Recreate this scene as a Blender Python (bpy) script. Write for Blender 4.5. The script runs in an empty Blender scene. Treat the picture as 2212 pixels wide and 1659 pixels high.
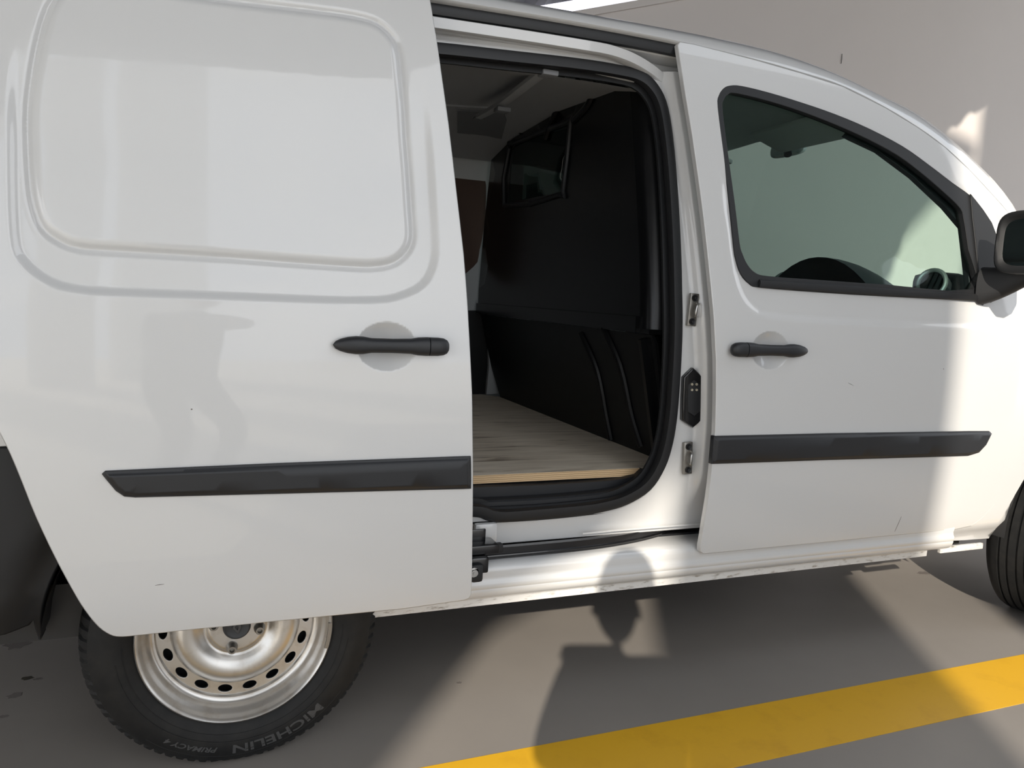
import bpy, bmesh, math, random
import numpy as np
from mathutils import Vector, Matrix
from mathutils.geometry import delaunay_2d_cdt

random.seed(4)
scene = bpy.context.scene
COL = scene.collection

# ------------------------------------------------------------------ camera
# world: X = towards the van's nose, Y = into the van from its near side, Z = up
CAM = np.array([-.066, -1.675, 1.079])
YAW, PIT, ROL, FPX = math.radians(21.85), math.radians(-6.6), math.radians(2.72), 1662.0
FW = np.array([math.sin(YAW)*math.cos(PIT), math.cos(YAW)*math.cos(PIT), math.sin(PIT)])
_rt = np.array([math.cos(YAW), -math.sin(YAW), 0.0])
_up = np.cross(_rt, FW)
RT = _rt*math.cos(ROL) + _up*math.sin(ROL)
UP = -_rt*math.sin(ROL) + _up*math.cos(ROL)
cam_d = bpy.data.cameras.new('camera')
cam_d.sensor_width = 36
cam_d.lens = 36*FPX/2212
cam_d.clip_start = .02
cam = bpy.data.objects.new('camera', cam_d)
COL.objects.link(cam)
M = Matrix(((RT[0], UP[0], -FW[0], CAM[0]), (RT[1], UP[1], -FW[1], CAM[1]),
            (RT[2], UP[2], -FW[2], CAM[2]), (0, 0, 0, 1)))
cam.matrix_world = M
scene.camera = cam

# ------------------------------------------------------------------ sky, sun, exposure
vs = scene.view_settings
vs.view_transform = 'Standard'
vs.look = 'None'
vs.gamma = 1
vs.exposure = 0.0
vs.use_curve_mapping = False
SKY = 2.45
world = bpy.data.worlds.new('sky')
scene.world = world
world.use_nodes = True
wn = world.node_tree
wn.nodes.clear()
wo = wn.nodes.new('ShaderNodeOutputWorld')
wb = wn.nodes.new('ShaderNodeBackground')
wt = wn.nodes.new('ShaderNodeTexCoord')
wno = wn.nodes.new('ShaderNodeTexNoise')
wno.inputs['Scale'].default_value = 2.2
wno.inputs['Detail'].default_value = 6
wr = wn.nodes.new('ShaderNodeValToRGB')
wr.color_ramp.elements[0].position = .35
wr.color_ramp.elements[0].color = (.62, .70, .82, 1)
wr.color_ramp.elements[1].position = .68
wr.color_ramp.elements[1].color = (1, .99, .97, 1)
wn.links.new(wt.outputs['Generated'], wno.inputs['Vector'])
wn.links.new(wno.outputs['Fac'], wr.inputs['Fac'])
wn.links.new(wr.outputs['Color'], wb.inputs['Color'])
wb.inputs['Strength'].default_value = SKY
wn.links.new(wb.outputs['Background'], wo.inputs['Surface'])

PHI = math.radians(28.0)          # heading of the sunlight, from +Y towards +X
COT = 2.15                        # cot of the sun's elevation (25 degrees)
ELEV = math.atan(1/COT)
sun_d = bpy.data.lights.new('sun', 'SUN')
sun_d.energy = 5.7
sun_d.angle = math.radians(.53)
sun_d.color = (1, .91, .78)
sun = bpy.data.objects.new('sun', sun_d)
COL.objects.link(sun)
sdir = Vector((math.sin(PHI)*math.cos(ELEV), math.cos(PHI)*math.cos(ELEV), -math.sin(ELEV)))
sun.rotation_euler = sdir.to_track_quat('-Z', 'Y').to_euler()
sun.location = (-6, -9, 7)

# ------------------------------------------------------------------ materials
MAT = {}


def mat(name, col, rough=.5, metal=0, coat=0, noise=None, bump=None, spec=.5, coat_rough=.03):
    m = bpy.data.materials.new(name)
    m.use_nodes = True
    nt = m.node_tree
    b = nt.nodes['Principled BSDF']
    b.inputs['Base Color'].default_value = (*col, 1)
    b.inputs['Roughness'].default_value = rough
    b.inputs['Metallic'].default_value = metal
    b.inputs['Coat Weight'].default_value = coat
    b.inputs['Coat Roughness'].default_value = coat_rough
    b.inputs['Specular IOR Level'].default_value = spec
    if noise or bump:
        tc = nt.nodes.new('ShaderNodeTexCoord')
    if noise:                     # (scale, other colour, low, high[, stretch])
        mp = nt.nodes.new('ShaderNodeMapping')
        mp.inputs['Scale'].default_value = noise[4] if len(noise) > 4 else (1, 1, 1)
        n = nt.nodes.new('ShaderNodeTexNoise')
        n.inputs['Scale'].default_value = noise[0]
        n.inputs['Detail'].default_value = 8
        n.inputs['Roughness'].default_value = .62
        r = nt.nodes.new('ShaderNodeValToRGB')
        r.color_ramp.elements[0].position = noise[2]
        r.color_ramp.elements[0].color = (*col, 1)
        r.color_ramp.elements[1].position = noise[3]
        r.color_ramp.elements[1].color = (*noise[1], 1)
        nt.links.new(tc.outputs['Object'], mp.inputs['Vector'])
        nt.links.new(mp.outputs['Vector'], n.inputs['Vector'])
        nt.links.new(n.outputs['Fac'], r.inputs['Fac'])
        nt.links.new(r.outputs['Color'], b.inputs['Base Color'])
    if bump:                      # (scale, strength, distance)
        n2 = nt.nodes.new('ShaderNodeTexNoise')
        n2.inputs['Scale'].default_value = bump[0]
        n2.inputs['Detail'].default_value = 4
        bp = nt.nodes.new('ShaderNodeBump')
        bp.inputs['Strength'].default_value = bump[1]
        bp.inputs['Distance'].default_value = bump[2]
        nt.links.new(tc.outputs['Object'], n2.inputs['Vector'])
        nt.links.new(n2.outputs['Fac'], bp.inputs['Height'])
        nt.links.new(bp.outputs['Normal'], b.inputs['Normal'])
    MAT[name] = m
    return m


mat('paint', (.60, .60, .597), .32, coat=.9)
mat('paint_dirty', (.66, .655, .64), .38, coat=.5, noise=(55, (.20, .165, .125), .53, .72, (.5, 1, 1.6)))
mat('trim', (.0125, .0135, .016), .48, bump=(900, .25, .0004))
mat('trim_soft', (.0095, .0102, .0118), .6, bump=(500, .2, .0004))
mat('rubber', (.012, .0125, .014), .5)
mat('track', (.007, .007, .008), .22, coat=.4)
mat('tyre', (.007, .0074, .008), .66, spec=.35, noise=(30, (.0135, .0135, .013), .4, .7), bump=(260, .15, .0006))
mat('tyre_letter', (.055, .056, .057), .6)
mat('tyre_band', (.014, .0145, .015), .62, spec=.4)
mat('steel', (.60, .585, .56), .34, metal=.85, noise=(22, (.43, .385, .33), .5, .8))
mat('steel_plain', (.55, .54, .52), .3, metal=.95)
mat('steel_dull', (.30, .285, .26), .38, metal=.9)
mat('cap', (.03, .032, .035), .5)
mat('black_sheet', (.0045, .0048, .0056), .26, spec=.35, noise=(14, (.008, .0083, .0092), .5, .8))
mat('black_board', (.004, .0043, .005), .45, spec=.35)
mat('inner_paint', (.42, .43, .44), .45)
mat('liner', (.20, .205, .215), .7)
mat('hardboard', (.085, .045, .03), .65)
mat('headliner', (.6, .61, .6), .9)
mat('dash', (.035, .04, .047), .6, bump=(600, .2, .0005))
mat('dash_dark', (.014, .016, .02), .55)
mat('silver', (.62, .63, .63), .3, metal=.7)
mat('mirror_glass', (.75, .78, .8), .02, metal=1)
mat('seat', (.04, .042, .046), .85)
mat('contact', (.70, .64, .5), .4, metal=.5)
mat('wall', (.60, .56, .535), .85, noise=(.55, (.565, .53, .508), .35, .7))
mat('roof', (.09, .09, .1), .6)
mat('beam', (.16, .16, .17), .6)
mat('sun_block', (.66, .65, .62), .85)  # for the added slabs that block the sun
mat('dark_block', (.12, .118, .115), .85)  # for the added dark slab that dims the front door
mat('bounce_slab', (.64, .60, .53), .9, noise=(2.0, (.58, .545, .48), .35, .7))  # for the added pale slab that bounces sunlight
mat('yellow', (.72, .40, .022), .42, noise=(9, (.62, .33, .018), .52, .78))
mat('cloth', (.03, .033, .045), .9)
mat('trousers', (.035, .04, .06), .9)
mat('skin', (.55, .36, .27), .55)
mat('hair', (.03, .022, .016), .6)
mat('phone', (.012, .012, .014), .2, coat=.5)
mat('chip', (.165, .145, .135), .75)
mat('oil', (.045, .040, .028), .5)

# painted concrete floor: mottled, slightly glossy
m = mat('floor', (.272, .248, .225), .42, noise=(1.3, (.240, .219, .2), .35, .7), bump=(60, .06, .002))
nt = m.node_tree
b = nt.nodes['Principled BSDF']
tc = nt.nodes.new('ShaderNodeTexCoord')
n = nt.nodes.new('ShaderNodeTexNoise')
n.inputs['Scale'].default_value = 3.5
n.inputs['Detail'].default_value = 7
r = nt.nodes.new('ShaderNodeMapRange')
r.inputs['To Min'].default_value = .32
r.inputs['To Max'].default_value = .55
nt.links.new(tc.outputs['Object'], n.inputs['Vector'])
nt.links.new(n.outputs['Fac'], r.inputs['Value'])
nt.links.new(r.outputs['Result'], b.inputs['Roughness'])

# plywood face: long grain with darker figure and grey scuffs
m = mat('plywood', (.46, .37, .27), .6)
nt = m.node_tree
b = nt.nodes['Principled BSDF']
tc = nt.nodes.new('ShaderNodeTexCoord')
mp = nt.nodes.new('ShaderNodeMapping')
mp.inputs['Scale'].default_value = (1.2, 9, 1)
n = nt.nodes.new('ShaderNodeTexNoise')
n.inputs['Scale'].default_value = 4
n.inputs['Detail'].default_value = 9
n.inputs['Distortion'].default_value = .6
r = nt.nodes.new('ShaderNodeValToRGB')
r.color_ramp.elements[0].position = .28
r.color_ramp.elements[0].color = (.25, .19, .135, 1)
r.color_ramp.elements[1].position = .62
r.color_ramp.elements[1].color = (.80, .71, .58, 1)
e = r.color_ramp.elements.new(.40)
e.color = (.66, .57, .45, 1)
nt.links.new(tc.outputs['Object'], mp.inputs['Vector'])
nt.links.new(mp.outputs['Vector'], n.inputs['Vector'])
nt.links.new(n.outputs['Fac'], r.inputs['Fac'])
nt.links.new(r.outputs['Color'], b.inputs['Base Color'])
# plywood edge: stacked veneers
m = mat('ply_edge', (.62, .43, .24), .65)
nt = m.node_tree
b = nt.nodes['Principled BSDF']
tc = nt.nodes.new('ShaderNodeTexCoord')
w = nt.nodes.new('ShaderNodeTexWave')
w.bands_direction = 'Z'
w.inputs['Scale'].default_value = 60
w.inputs['Distortion'].default_value = 1.5
r = nt.nodes.new('ShaderNodeValToRGB')
r.color_ramp.elements[0].color = (.42, .27, .14, 1)
r.color_ramp.elements[1].color = (.72, .53, .31, 1)
nt.links.new(tc.outputs['Object'], w.inputs['Vector'])
nt.links.new(w.outputs['Fac'], r.inputs['Fac'])
nt.links.new(r.outputs['Color'], b.inputs['Base Color'])


def glass_mat(name, tint, refl=1.45):
    m = bpy.data.materials.new(name)
    m.use_nodes = True
    nt = m.node_tree
    nt.nodes.clear()
    o = nt.nodes.new('ShaderNodeOutputMaterial')
    t = nt.nodes.new('ShaderNodeBsdfTransparent')
    t.inputs['Color'].default_value = (*tint, 1)
    g = nt.nodes.new('ShaderNodeBsdfGlossy')
    g.inputs['Roughness'].default_value = .01
    f = nt.nodes.new('ShaderNodeFresnel')
    ge = nt.nodes.new('ShaderNodeNewGeometry')
    mr = nt.nodes.new('ShaderNodeMapRange')
    mr.inputs['To Min'].default_value = refl
    mr.inputs['To Max'].default_value = 1/refl
    nt.links.new(ge.outputs['Backfacing'], mr.inputs['Value'])
    nt.links.new(mr.outputs['Result'], f.inputs['IOR'])
    mx = nt.nodes.new('ShaderNodeMixShader')
    nt.links.new(f.outputs[0], mx.inputs[0])
    nt.links.new(t.outputs[0], mx.inputs[1])
    nt.links.new(g.outputs[0], mx.inputs[2])
    nt.links.new(mx.outputs[0], o.inputs['Surface'])
    MAT[name] = m


glass_mat('glass', (.785, .875, .845), 1.27)
glass_mat('glass_dark', (.16, .2, .19), 1.35)
m = bpy.data.materials.new('skylight')
m.use_nodes = True
nt = m.node_tree
b = nt.nodes['Principled BSDF']
b.inputs['Base Color'].default_value = (.85, .85, .9, 1)
b.inputs['Roughness'].default_value = .5
tc = nt.nodes.new('ShaderNodeTexCoord')
w = nt.nodes.new('ShaderNodeTexWave')
w.inputs['Scale'].default_value = 7
r = nt.nodes.new('ShaderNodeValToRGB')
r.color_ramp.elements[0].color = (.80, .78, .98, 1)
r.color_ramp.elements[1].color = (1, 1, 1, 1)
nt.links.new(tc.outputs['Object'], w.inputs['Vector'])
nt.links.new(w.outputs['Fac'], r.inputs['Fac'])
nt.links.new(r.outputs['Color'], b.inputs['Emission Color'])
b.inputs['Emission Strength'].default_value = 1.05
MAT['skylight'] = m


# ------------------------------------------------------------------ generic builders
def link(o, parent=None):
    COL.objects.link(o)
    if parent is not None:
        o.parent = parent
    return o


def mesh_obj(name, verts, faces, material, parent=None, smooth=True, sharp=38, normals=None, loc=None):
    me = bpy.data.meshes.new(name)
    me.from_pydata([tuple(map(float, v)) for v in verts], [], [tuple(map(int, f)) for f in faces])
    me.update()
    if isinstance(material, (list, tuple)):
        for k in material:
            me.materials.append(MAT[k])
    else:
        me.materials.append(MAT[material])
    me.polygons.foreach_set('use_smooth', [smooth]*len(me.polygons))
    if smooth and normals is None:
        me.set_sharp_from_angle(angle=math.radians(sharp))
    if normals is not None:
        me.normals_split_custom_set(normals)
    o = bpy.data.objects.new(name, me)
    return link(o, parent)


def empty(name, loc=(0, 0, 0), parent=None):
    o = bpy.data.objects.new(name, None)
    o.empty_display_size = .1
    o.location = loc
    return link(o, parent)


def tag(o, label=None, cat=None, group=None, kind=None):
    if label: o['label'] = label
    if cat: o['category'] = cat
    if group: o['group'] = group
    if kind: o['kind'] = kind
    return o


def ray(p):
    return FW + RT*(p[0]-1106)/FPX - UP*(p[1]-829.5)/FPX


def aty(p, y):
    d = ray(p); return CAM + d*(y-CAM[1])/d[1]


def atz(p, z):
    d = ray(p); return CAM + d*(z-CAM[2])/d[2]


def atx(p, x):
    d = ray(p); return CAM + d*(x-CAM[0])/d[0]


# body side section: how far the side leans in at each height
KZ = np.array([.20, .28, .33, .38, .50, .65, .80, .95, 1.07, 1.12, 1.30, 1.50, 1.70, 1.80, 1.90])
KY = np.array([.095, .066, .050, .036, .016, .002, -.002, 0., .008, .016, .050, .095, .145, .175, .215])
_KM = np.gradient(KY, KZ)


def yb(x, z):
    x = np.asarray(x, float); z = np.clip(np.asarray(z, float), .2, 1.9)
    i = np.clip(np.searchsorted(KZ, z)-1, 0, len(KZ)-2)
    h = KZ[i+1]-KZ[i]; t = (z-KZ[i])/h
    s = ((2*t**3-3*t**2+1)*KY[i] + (t**3-2*t**2+t)*h*_KM[i] + (-2*t**3+3*t**2)*KY[i+1] + (t**3-t**2)*h*_KM[i+1])
    return s + .02*np.clip(x-1.3, 0, 9)**2


def S(p, off=0.0):
    y = 0.0
    for _ in range(40):
        P = aty(p, y); y = .5*y + .5*(float(yb(P[0], P[2]))+off)
    return aty(p, y)


def XZ(pts, off=0.0):
    return [(lambda q: (q[0], q[2]))(S(p, off)) for p in pts]


def crom(pts, n=6, closed=False):
    """Catmull-Rom through points (any dimension)"""
    P = [np.array(p, float) for p in pts]
    N = len(P); out = []
    rng = range(N if closed else N-1)
    for i in rng:
        if closed:
            a, b_, c, d = P[(i-1) % N], P[i], P[(i+1) % N], P[(i+2) % N]
        else:
            a, b_, c, d = P[max(i-1, 0)], P[i], P[i+1], P[min(i+2, N-1)]
        for k in range(n):
            t = k/n
            out.append(.5*((2*b_)+(-a+c)*t+(2*a-5*b_+4*c-d)*t*t+(-a+3*b_-3*c+d)*t**3))
    if not closed: out.append(P[-1])
    return out


def inside(poly, X, Z):
    P = np.array(poly); r = np.zeros(len(X), bool); j = len(P)-1
    for i in range(len(P)):
        c = ((P[i, 1] > Z) != (P[j, 1] > Z)) & (X < (P[j, 0]-P[i, 0])*(Z-P[i, 1])/(P[j, 1]-P[i, 1]+1e-15)+P[i, 0])
        r ^= c; j = i
    return r


def pdist(poly, X, Z):
    P = np.array(poly, float); d = np.full(len(X), 1e9)
    for i in range(len(P)):
        a, b_ = P[i], P[(i+1) % len(P)]; ab = b_-a
        t = np.clip(((X-a[0])*ab[0]+(Z-a[1])*ab[1])/(ab@ab+1e-15), 0, 1)
        d = np.minimum(d, np.hypot(X-a[0]-t*ab[0], Z-a[1]-t*ab[1]))
    return d


def sdist(poly, X, Z):
    d = pdist(poly, X, Z); return np.where(inside(poly, X, Z), d, -d)


def sst(a, b_, x):
    t = np.clip((x-a)/(b_-a), 0, 1); return t*t*(3-2*t)


def resample(poly, step):
    P = [np.array(p, float) for p in poly]; out = []
    for i in range(len(P)):
        a, b_ = P[i], P[(i+1) % len(P)]; L = np.linalg.norm(b_-a)
        k = max(1, int(math.ceil(L/step)))
        for q in range(k): out.append(tuple(a+(b_-a)*q/k))
    return out


def ccw(poly):
    P = np.array(poly); A = np.sum(P[:, 0]*np.roll(P[:, 1], -1)-np.roll(P[:, 0], -1)*P[:, 1])
    return list(poly) if A > 0 else list(poly)[::-1]


def triangulate(outline, holes, step, fine=None, fstep=.004):
    out = ccw(outline); hs = [ccw(h)[::-1] for h in holes]
    verts = []; edges = []; loops = []
    for L in [out]+hs:
        s = len(verts); verts += [tuple(p) for p in L]
        edges += [(s+i, s+(i+1) % len(L)) for i in range(len(L))]
        loops.append(list(range(s, s+len(L))))
    P = np.array(out); lo = P.min(0); hi = P.max(0)

    def grid(st):
        xs = np.arange(lo[0]+st/2, hi[0], st); zs = np.arange(lo[1]+st/2, hi[1], st)
        X, Z = np.meshgrid(xs, zs); X = X+((np.arange(len(zs)) % 2)*st/2)[:, None]
        X, Z = X.ravel(), Z.ravel()
        k = inside(out, X, Z) & (pdist(out, X, Z) > st*.45)
        for h in hs: k &= (~inside(h, X, Z)) & (pdist(h, X, Z) > st*.45)
        return X[k], Z[k]
    X, Z = grid(step)
    if fine is not None:
        k = ~fine(X, Z); X, Z = X[k], Z[k]
        fx, fz = grid(fstep); k = fine(fx, fz)
        X = np.concatenate([X, fx[k]]); Z = np.concatenate([Z, fz[k]])
    nb = len(verts)
    V = [Vector(v) for v in verts]+[Vector((a, b_)) for a, b_ in zip(X, Z)]
    r = delaunay_2d_cdt(V, edges, [], 0, 1e-7)
    vo = np.array([tuple(v) for v in r[0]]); tri = np.array([f for f in r[2] if len(f) == 3])
    orig = r[3]
    c = vo[tri].mean(1)
    k = inside(out, c[:, 0], c[:, 1])
    for h in hs: k &= ~inside(h, c[:, 0], c[:, 1])
    tri = tri[k]
    a, b_, c_ = vo[tri[:, 0]], vo[tri[:, 1]], vo[tri[:, 2]]
    ar = (b_[:, 0]-a[:, 0])*(c_[:, 1]-a[:, 1])-(c_[:, 0]-a[:, 0])*(b_[:, 1]-a[:, 1])
    tri = tri[np.abs(ar) > 1e-12]; ar = ar[np.abs(ar) > 1e-12]
    tri[ar < 0] = tri[ar < 0][:, ::-1]
    mapv = {}
    for i, os_ in enumerate(orig):
        for q in os_:
            mapv[q] = i
    loops = [[mapv[i] for i in L] for L in loops]
    return vo, tri, loops


def skin(name, outline, material, parent, off=0.0, thick=.015, holes=(), step=.04, feat=None, fine=None,
         fstep=.004, base=None, rim=.0025, ostep=.03, back=True):
    """a sheet panel lying on the body side (or on y = base(x, z)), with turned-in edges and a back"""
    out = resample(outline, ostep); hs = [resample(h, ostep) for h in holes]
    vo, tri, loops = triangulate(out, hs, step, fine, fstep)

    def Fy(x, z):
        y = (yb(x, z) if base is None else base(x, z))+off
        return y if feat is None else y+feat(x, z)
    x, z = vo[:, 0], vo[:, 1]; y = Fy(x, z); e = .0008
    fx = (Fy(x+e, z)-Fy(x-e, z))/(2*e); fz = (Fy(x, z+e)-Fy(x, z-e))/(2*e)
    nv = np.stack([fx, -np.ones_like(fx), fz], 1); nv /= np.linalg.norm(nv, axis=1)[:, None]
    verts = [tuple(v) for v in np.stack([x, y, z], 1)]
    faces = [tuple(t) for t in tri]; norms = [tuple(nv[i]) for t in tri for i in t]
    if rim == 0: rim = 1e-5
    backmap = {}
    for L in loops:
        n = len(L); P = vo[L]
        d = np.roll(P, -1, 0)-np.roll(P, 1, 0); d /= (np.linalg.norm(d, axis=1)[:, None]+1e-12)
        o2 = np.stack([d[:, 1], -d[:, 0]], 1)
        r1 = len(verts)
        for i in range(n): verts.append((P[i, 0]+o2[i, 0]*rim, y[L[i]]+rim, P[i, 1]+o2[i, 1]*rim))
        r2 = len(verts)
        for i in range(n):
            verts.append((P[i, 0]+o2[i, 0]*rim, y[L[i]]+thick, P[i, 1]+o2[i, 1]*rim)); backmap[L[i]] = r2+i
        on = [(o2[i, 0], 0, o2[i, 1]) for i in range(n)]
        for i in range(n):
            j = (i+1) % n
            faces.append((L[i], r1+i, r1+j, L[j])); norms += [tuple(nv[L[i]]), on[i], on[j], tuple(nv[L[j]])]
            faces.append((r1+i, r2+i, r2+j, r1+j)); norms += [on[i], on[i], on[j], on[j]]
    if back:
        for i in range(len(vo)):
            if i not in backmap:
                backmap[i] = len(verts); verts.append((x[i], y[i]+thick, z[i]))
        for t in tri:
            f = (backmap[t[2]], backmap[t[1]], backmap[t[0]])
            faces.append(f); norms += [tuple(-nv[t[2]]), tuple(-nv[t[1]]), tuple(-nv[t[0]])]
    return mesh_obj(name, verts, faces, material, parent, True, normals=norms)


def flat(name, outline, material, parent, y0, thick=.004, holes=(), step=.5, rim=.001, ostep=.5):
    return skin(name, outline, material, parent, 0, thick, holes, step, base=lambda x, z: np.full_like(np.asarray(x, float), y0), rim=rim, ostep=ostep)


def sweep(name, path, prof, material, parent, up=(0, 0, 1), closed=False, cap=True, sharp=38, mirror=False):
    """carry a closed 2-D profile (side, up) along a 3-D path"""
    P = [np.array(p, float) for p in path]; n = len(P); k = len(prof); verts = []; U0 = np.array(up, float)
    for i in range(n):
        if closed: t = P[(i+1) % n]-P[(i-1) % n]
        else: t = P[min(i+1, n-1)]-P[max(i-1, 0)]
        t = t/(np.linalg.norm(t)+1e-12)
        s = np.cross(t, U0); s /= np.linalg.norm(s)+1e-12
        u = np.cross(s, t)
        for a, b_ in prof: verts.append(P[i]+s*a+u*b_)
    faces = []
    for i in range(n if closed else n-1):
        j = (i+1) % n
        for q in range(k):
            r = (q+1) % k
            faces.append((i*k+q, i*k+r, j*k+r, j*k+q))
    if cap and not closed:
        faces.append(tuple(range(k))[::-1]); faces.append(tuple((n-1)*k+q for q in range(k)))
    o = mesh_obj(name, verts, faces, material, parent, True, sharp)
    fixn(o); return o


def fixn(o):
    bm = bmesh.new(); bm.from_mesh(o.data)
    bmesh.ops.recalc_face_normals(bm, faces=bm.faces)
    bm.to_mesh(o.data); bm.free()


def circle(r, n=10, rz=None):
    return [(r*math.cos(2*math.pi*i/n), (rz or r)*math.sin(2*math.pi*i/n)) for i in range(n)]


def extrude_x(name, prof, xs, material, parent, shift=None, closed=False, sharp=38, solid=None):
    """profile [(y, z)] drawn along X; shift(x) -> (dy, dz)"""
    verts = []; k = len(prof)
    for x in xs:
        dy, dz = shift(x) if shift else (0, 0)
        for y, z in prof: verts.append((x, y+dy, z+dz))
    faces = []
    for i in range(len(xs)-1):
        for q in range(k if closed else k-1):
            r = (q+1) % k
            faces.append((i*k+q, (i+1)*k+q, (i+1)*k+r, i*k+r))
    if closed:
        faces.append(tuple(range(k))); faces.append(tuple((len(xs)-1)*k+q for q in range(k))[::-1])
    o = mesh_obj(name, verts, faces, material, parent, True, sharp)
    if closed: fixn(o)
    return o


def loft(name, rings, material, parent, closed=True, cap=True, sharp=50):
    k = len(rings[0]); verts = [v for r in rings for v in r]; faces = []
    for i in range(len(rings)-1):
        for q in range(k if closed else k-1):
            r = (q+1) % k
            faces.append((i*k+q, i*k+r, (i+1)*k+r, (i+1)*k+q))
    if cap and closed:
        faces.append(tuple(range(k))[::-1]); faces.append(tuple((len(rings)-1)*k+q for q in range(k)))
    o = mesh_obj(name, verts, faces, material, parent, True, sharp)
    if closed: fixn(o)
    return o


def lathe(name, prof, c, material, parent, seg=96, mod=None, closed=False, sharp=38):
    """profile [(radius, y)] turned about an axis along Y through c"""
    verts = []; k = len(prof)
    for i in range(seg):
        a = 2*math.pi*i/seg
        for q, (r, y) in enumerate(prof):
            if mod: r, y = mod(i, q, r, y, a)
            verts.append((c[0]+r*math.cos(a), c[1]+y, c[2]+r*math.sin(a)))
    faces = []
    for i in range(seg):
        j = (i+1) % seg
        for q in range(k if closed else k-1):
            r = (q+1) % k
            faces.append((i*k+q, j*k+q, j*k+r, i*k+r))
    o = mesh_obj(name, verts, faces, material, parent, True, sharp)
    return o


def box(name, c, s, material, parent=None, bev=.004, rot=None, seg=2):
    bm = bmesh.new()
    bmesh.ops.create_cube(bm, size=1)
    bmesh.ops.scale(bm, vec=s, verts=bm.verts)
    if bev: bmesh.ops.bevel(bm, geom=bm.edges[:], offset=bev, segments=seg, profile=.6, affect='EDGES')
    if rot is not None: bmesh.ops.rotate(bm, cent=(0, 0, 0), matrix=rot, verts=bm.verts)
    bmesh.ops.translate(bm, vec=c, verts=bm.verts)
    me = bpy.data.meshes.new(name); bm.to_mesh(me); bm.free()
    me.materials.append(MAT[material])
    me.polygons.foreach_set('use_smooth', [True]*len(me.polygons)); me.set_sharp_from_angle(angle=math.radians(40))
    return link(bpy.data.objects.new(name, me), parent)


def lin(a, b_, n): return [a+(b_-a)*i/(n-1) for i in range(n)]


def interp(tab, x):
    t = np.array(tab); return float(np.interp(x, t[:, 0], t[:, 1]))


def smoothtab(tab):
    t = crom(tab, 8); return [(float(a), float(b_)) for a, b_ in t]


# ================================================================== THE PLACE
floor = mesh_obj('floor', [(-30, -30, 0), (30, -30, 0), (30, 3.2, 0), (-30, 3.2, 0),
                           (-30, -30, -.1), (30, -30, -.1), (30, 3.2, -.1), (-30, 3.2, -.1)],
                 [(0, 1, 2, 3), (7, 6, 5, 4), (0, 4, 5, 1), (1, 5, 6, 2), (2, 6, 7, 3), (3, 7, 4, 0)], 'floor', smooth=False)
tag(floor, 'grey painted concrete parking floor under the van', 'floor', kind='structure')


def slab(name, pts, z0, z1, material, parent):
    n = len(pts)
    v = [(p[0], p[1], z0) for p in pts]+[(p[0], p[1], z1) for p in pts]
    f = [tuple(range(n, 2*n)), tuple(range(n))[::-1]]+[(i, (i+1) % n, n+(i+1) % n, n+i) for i in range(n)]
    return mesh_obj(name, v, f, material, parent, False)


bounce_slab = slab('floor_bounce', [(-30, -30), (30, -30), (30, -4.2), (1.0, -4.2), (.0, -.95), (-30, -.95)], .0005, .004, 'bounce_slab', None)  # added out of view to throw warm light up onto the sliding door
tag(bounce_slab, 'unseen pale slab added to bounce sunlight onto the sliding door', 'floor', kind='structure')
yl = slab('painted_line', [(-9, -.310), (14, -.310), (14, -.092), (-9, -.092)], .0002, .0012, 'yellow', floor)
yl['label'] = 'yellow parking line painted on the grey floor'


def blot(px, w, h, material, name, seed, rot=0.0):
    rnd = random.Random(seed); c = atz(px, 0); pts = []
    for i in range(16):
        a = 2*math.pi*i/16; r = 1+rnd.uniform(-.28, .28)
        x, y = w*r*math.cos(a), h*r*math.sin(a)
        pts.append((c[0]+x*math.cos(rot)-y*math.sin(rot), c[1]+x*math.sin(rot)+y*math.cos(rot)))
    return slab(name, pts, .0002, .0007, material, floor)


blot((38, 1392), .035, .028, 'chip', 'peeled_patch', 1, .4)
blot((98, 1373), .026, .02, 'chip', 'peeled_patch', 2, .2)
blot((32, 1502), .018, .013, 'chip', 'peeled_patch', 3, .3)
blot((60, 1465), .013, .012, 'oil', 'oil_spot', 4, .2)
blot((82, 1467), .010, .006, 'chip', 'peeled_patch', 5)
blot((8, 1548), .010, .008, 'chip', 'peeled_patch', 6)
blot((1995, 1238), .035, .018, 'chip', 'peeled_patch', 7)
blot((992, 1475), .008, .006, 'chip', 'peeled_patch', 8)

# back wall: its top runs uphill towards the right
WY = 3.0


def wtop(x): return 2.905+.324*(x-2.162)


wx = lin(-6, 12, 2)
wall = mesh_obj('wall_back', [(-6, WY, 0), (12, WY, 0), (12, WY, wtop(12)), (-1.5, WY, wtop(-1.5)), (-6, WY, wtop(-1.5)),
                              (-6, WY+.2, 0), (12, WY+.2, 0), (12, WY+.2, wtop(12)), (-1.5, WY+.2, wtop(-1.5)), (-6, WY+.2, wtop(-1.5))],
                [(0, 1, 2, 3, 4), (9, 8, 7, 6, 5), (0, 5, 6, 1), (1, 6, 7, 2), (2, 7, 8, 3), (3, 8, 9, 4), (4, 9, 5, 0)], 'wall', smooth=False)
tag(wall, 'plain beige-grey rendered wall behind the van', 'wall', kind='structure')


q = aty((1818, 127), WY-.004)
hk = sweep('wall_thread', [(q[0], q[1], q[2]-.035), (q[0]+.002, q[1], q[2]), (q[0], q[1], q[2]+.035)], circle(.0022, 6), 'oil', wall, up=(0, 1, 0))


def slant_bar(name, z0, z1, y0, y1, material, x0=-1.5, x1=12.0):
    v = []
    for x in (x0, x1):
        for y, z in ((y0, z0), (y1, z0), (y1, z1), (y0, z1)): v.append((x, y, wtop(x)+z))
    return mesh_obj(name, v, [(0, 1, 2, 3), (7, 6, 5, 4), (0, 4, 5, 1), (1, 5, 6, 2), (2, 6, 7, 3), (3, 7, 4, 0)], material, smooth=False)


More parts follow.
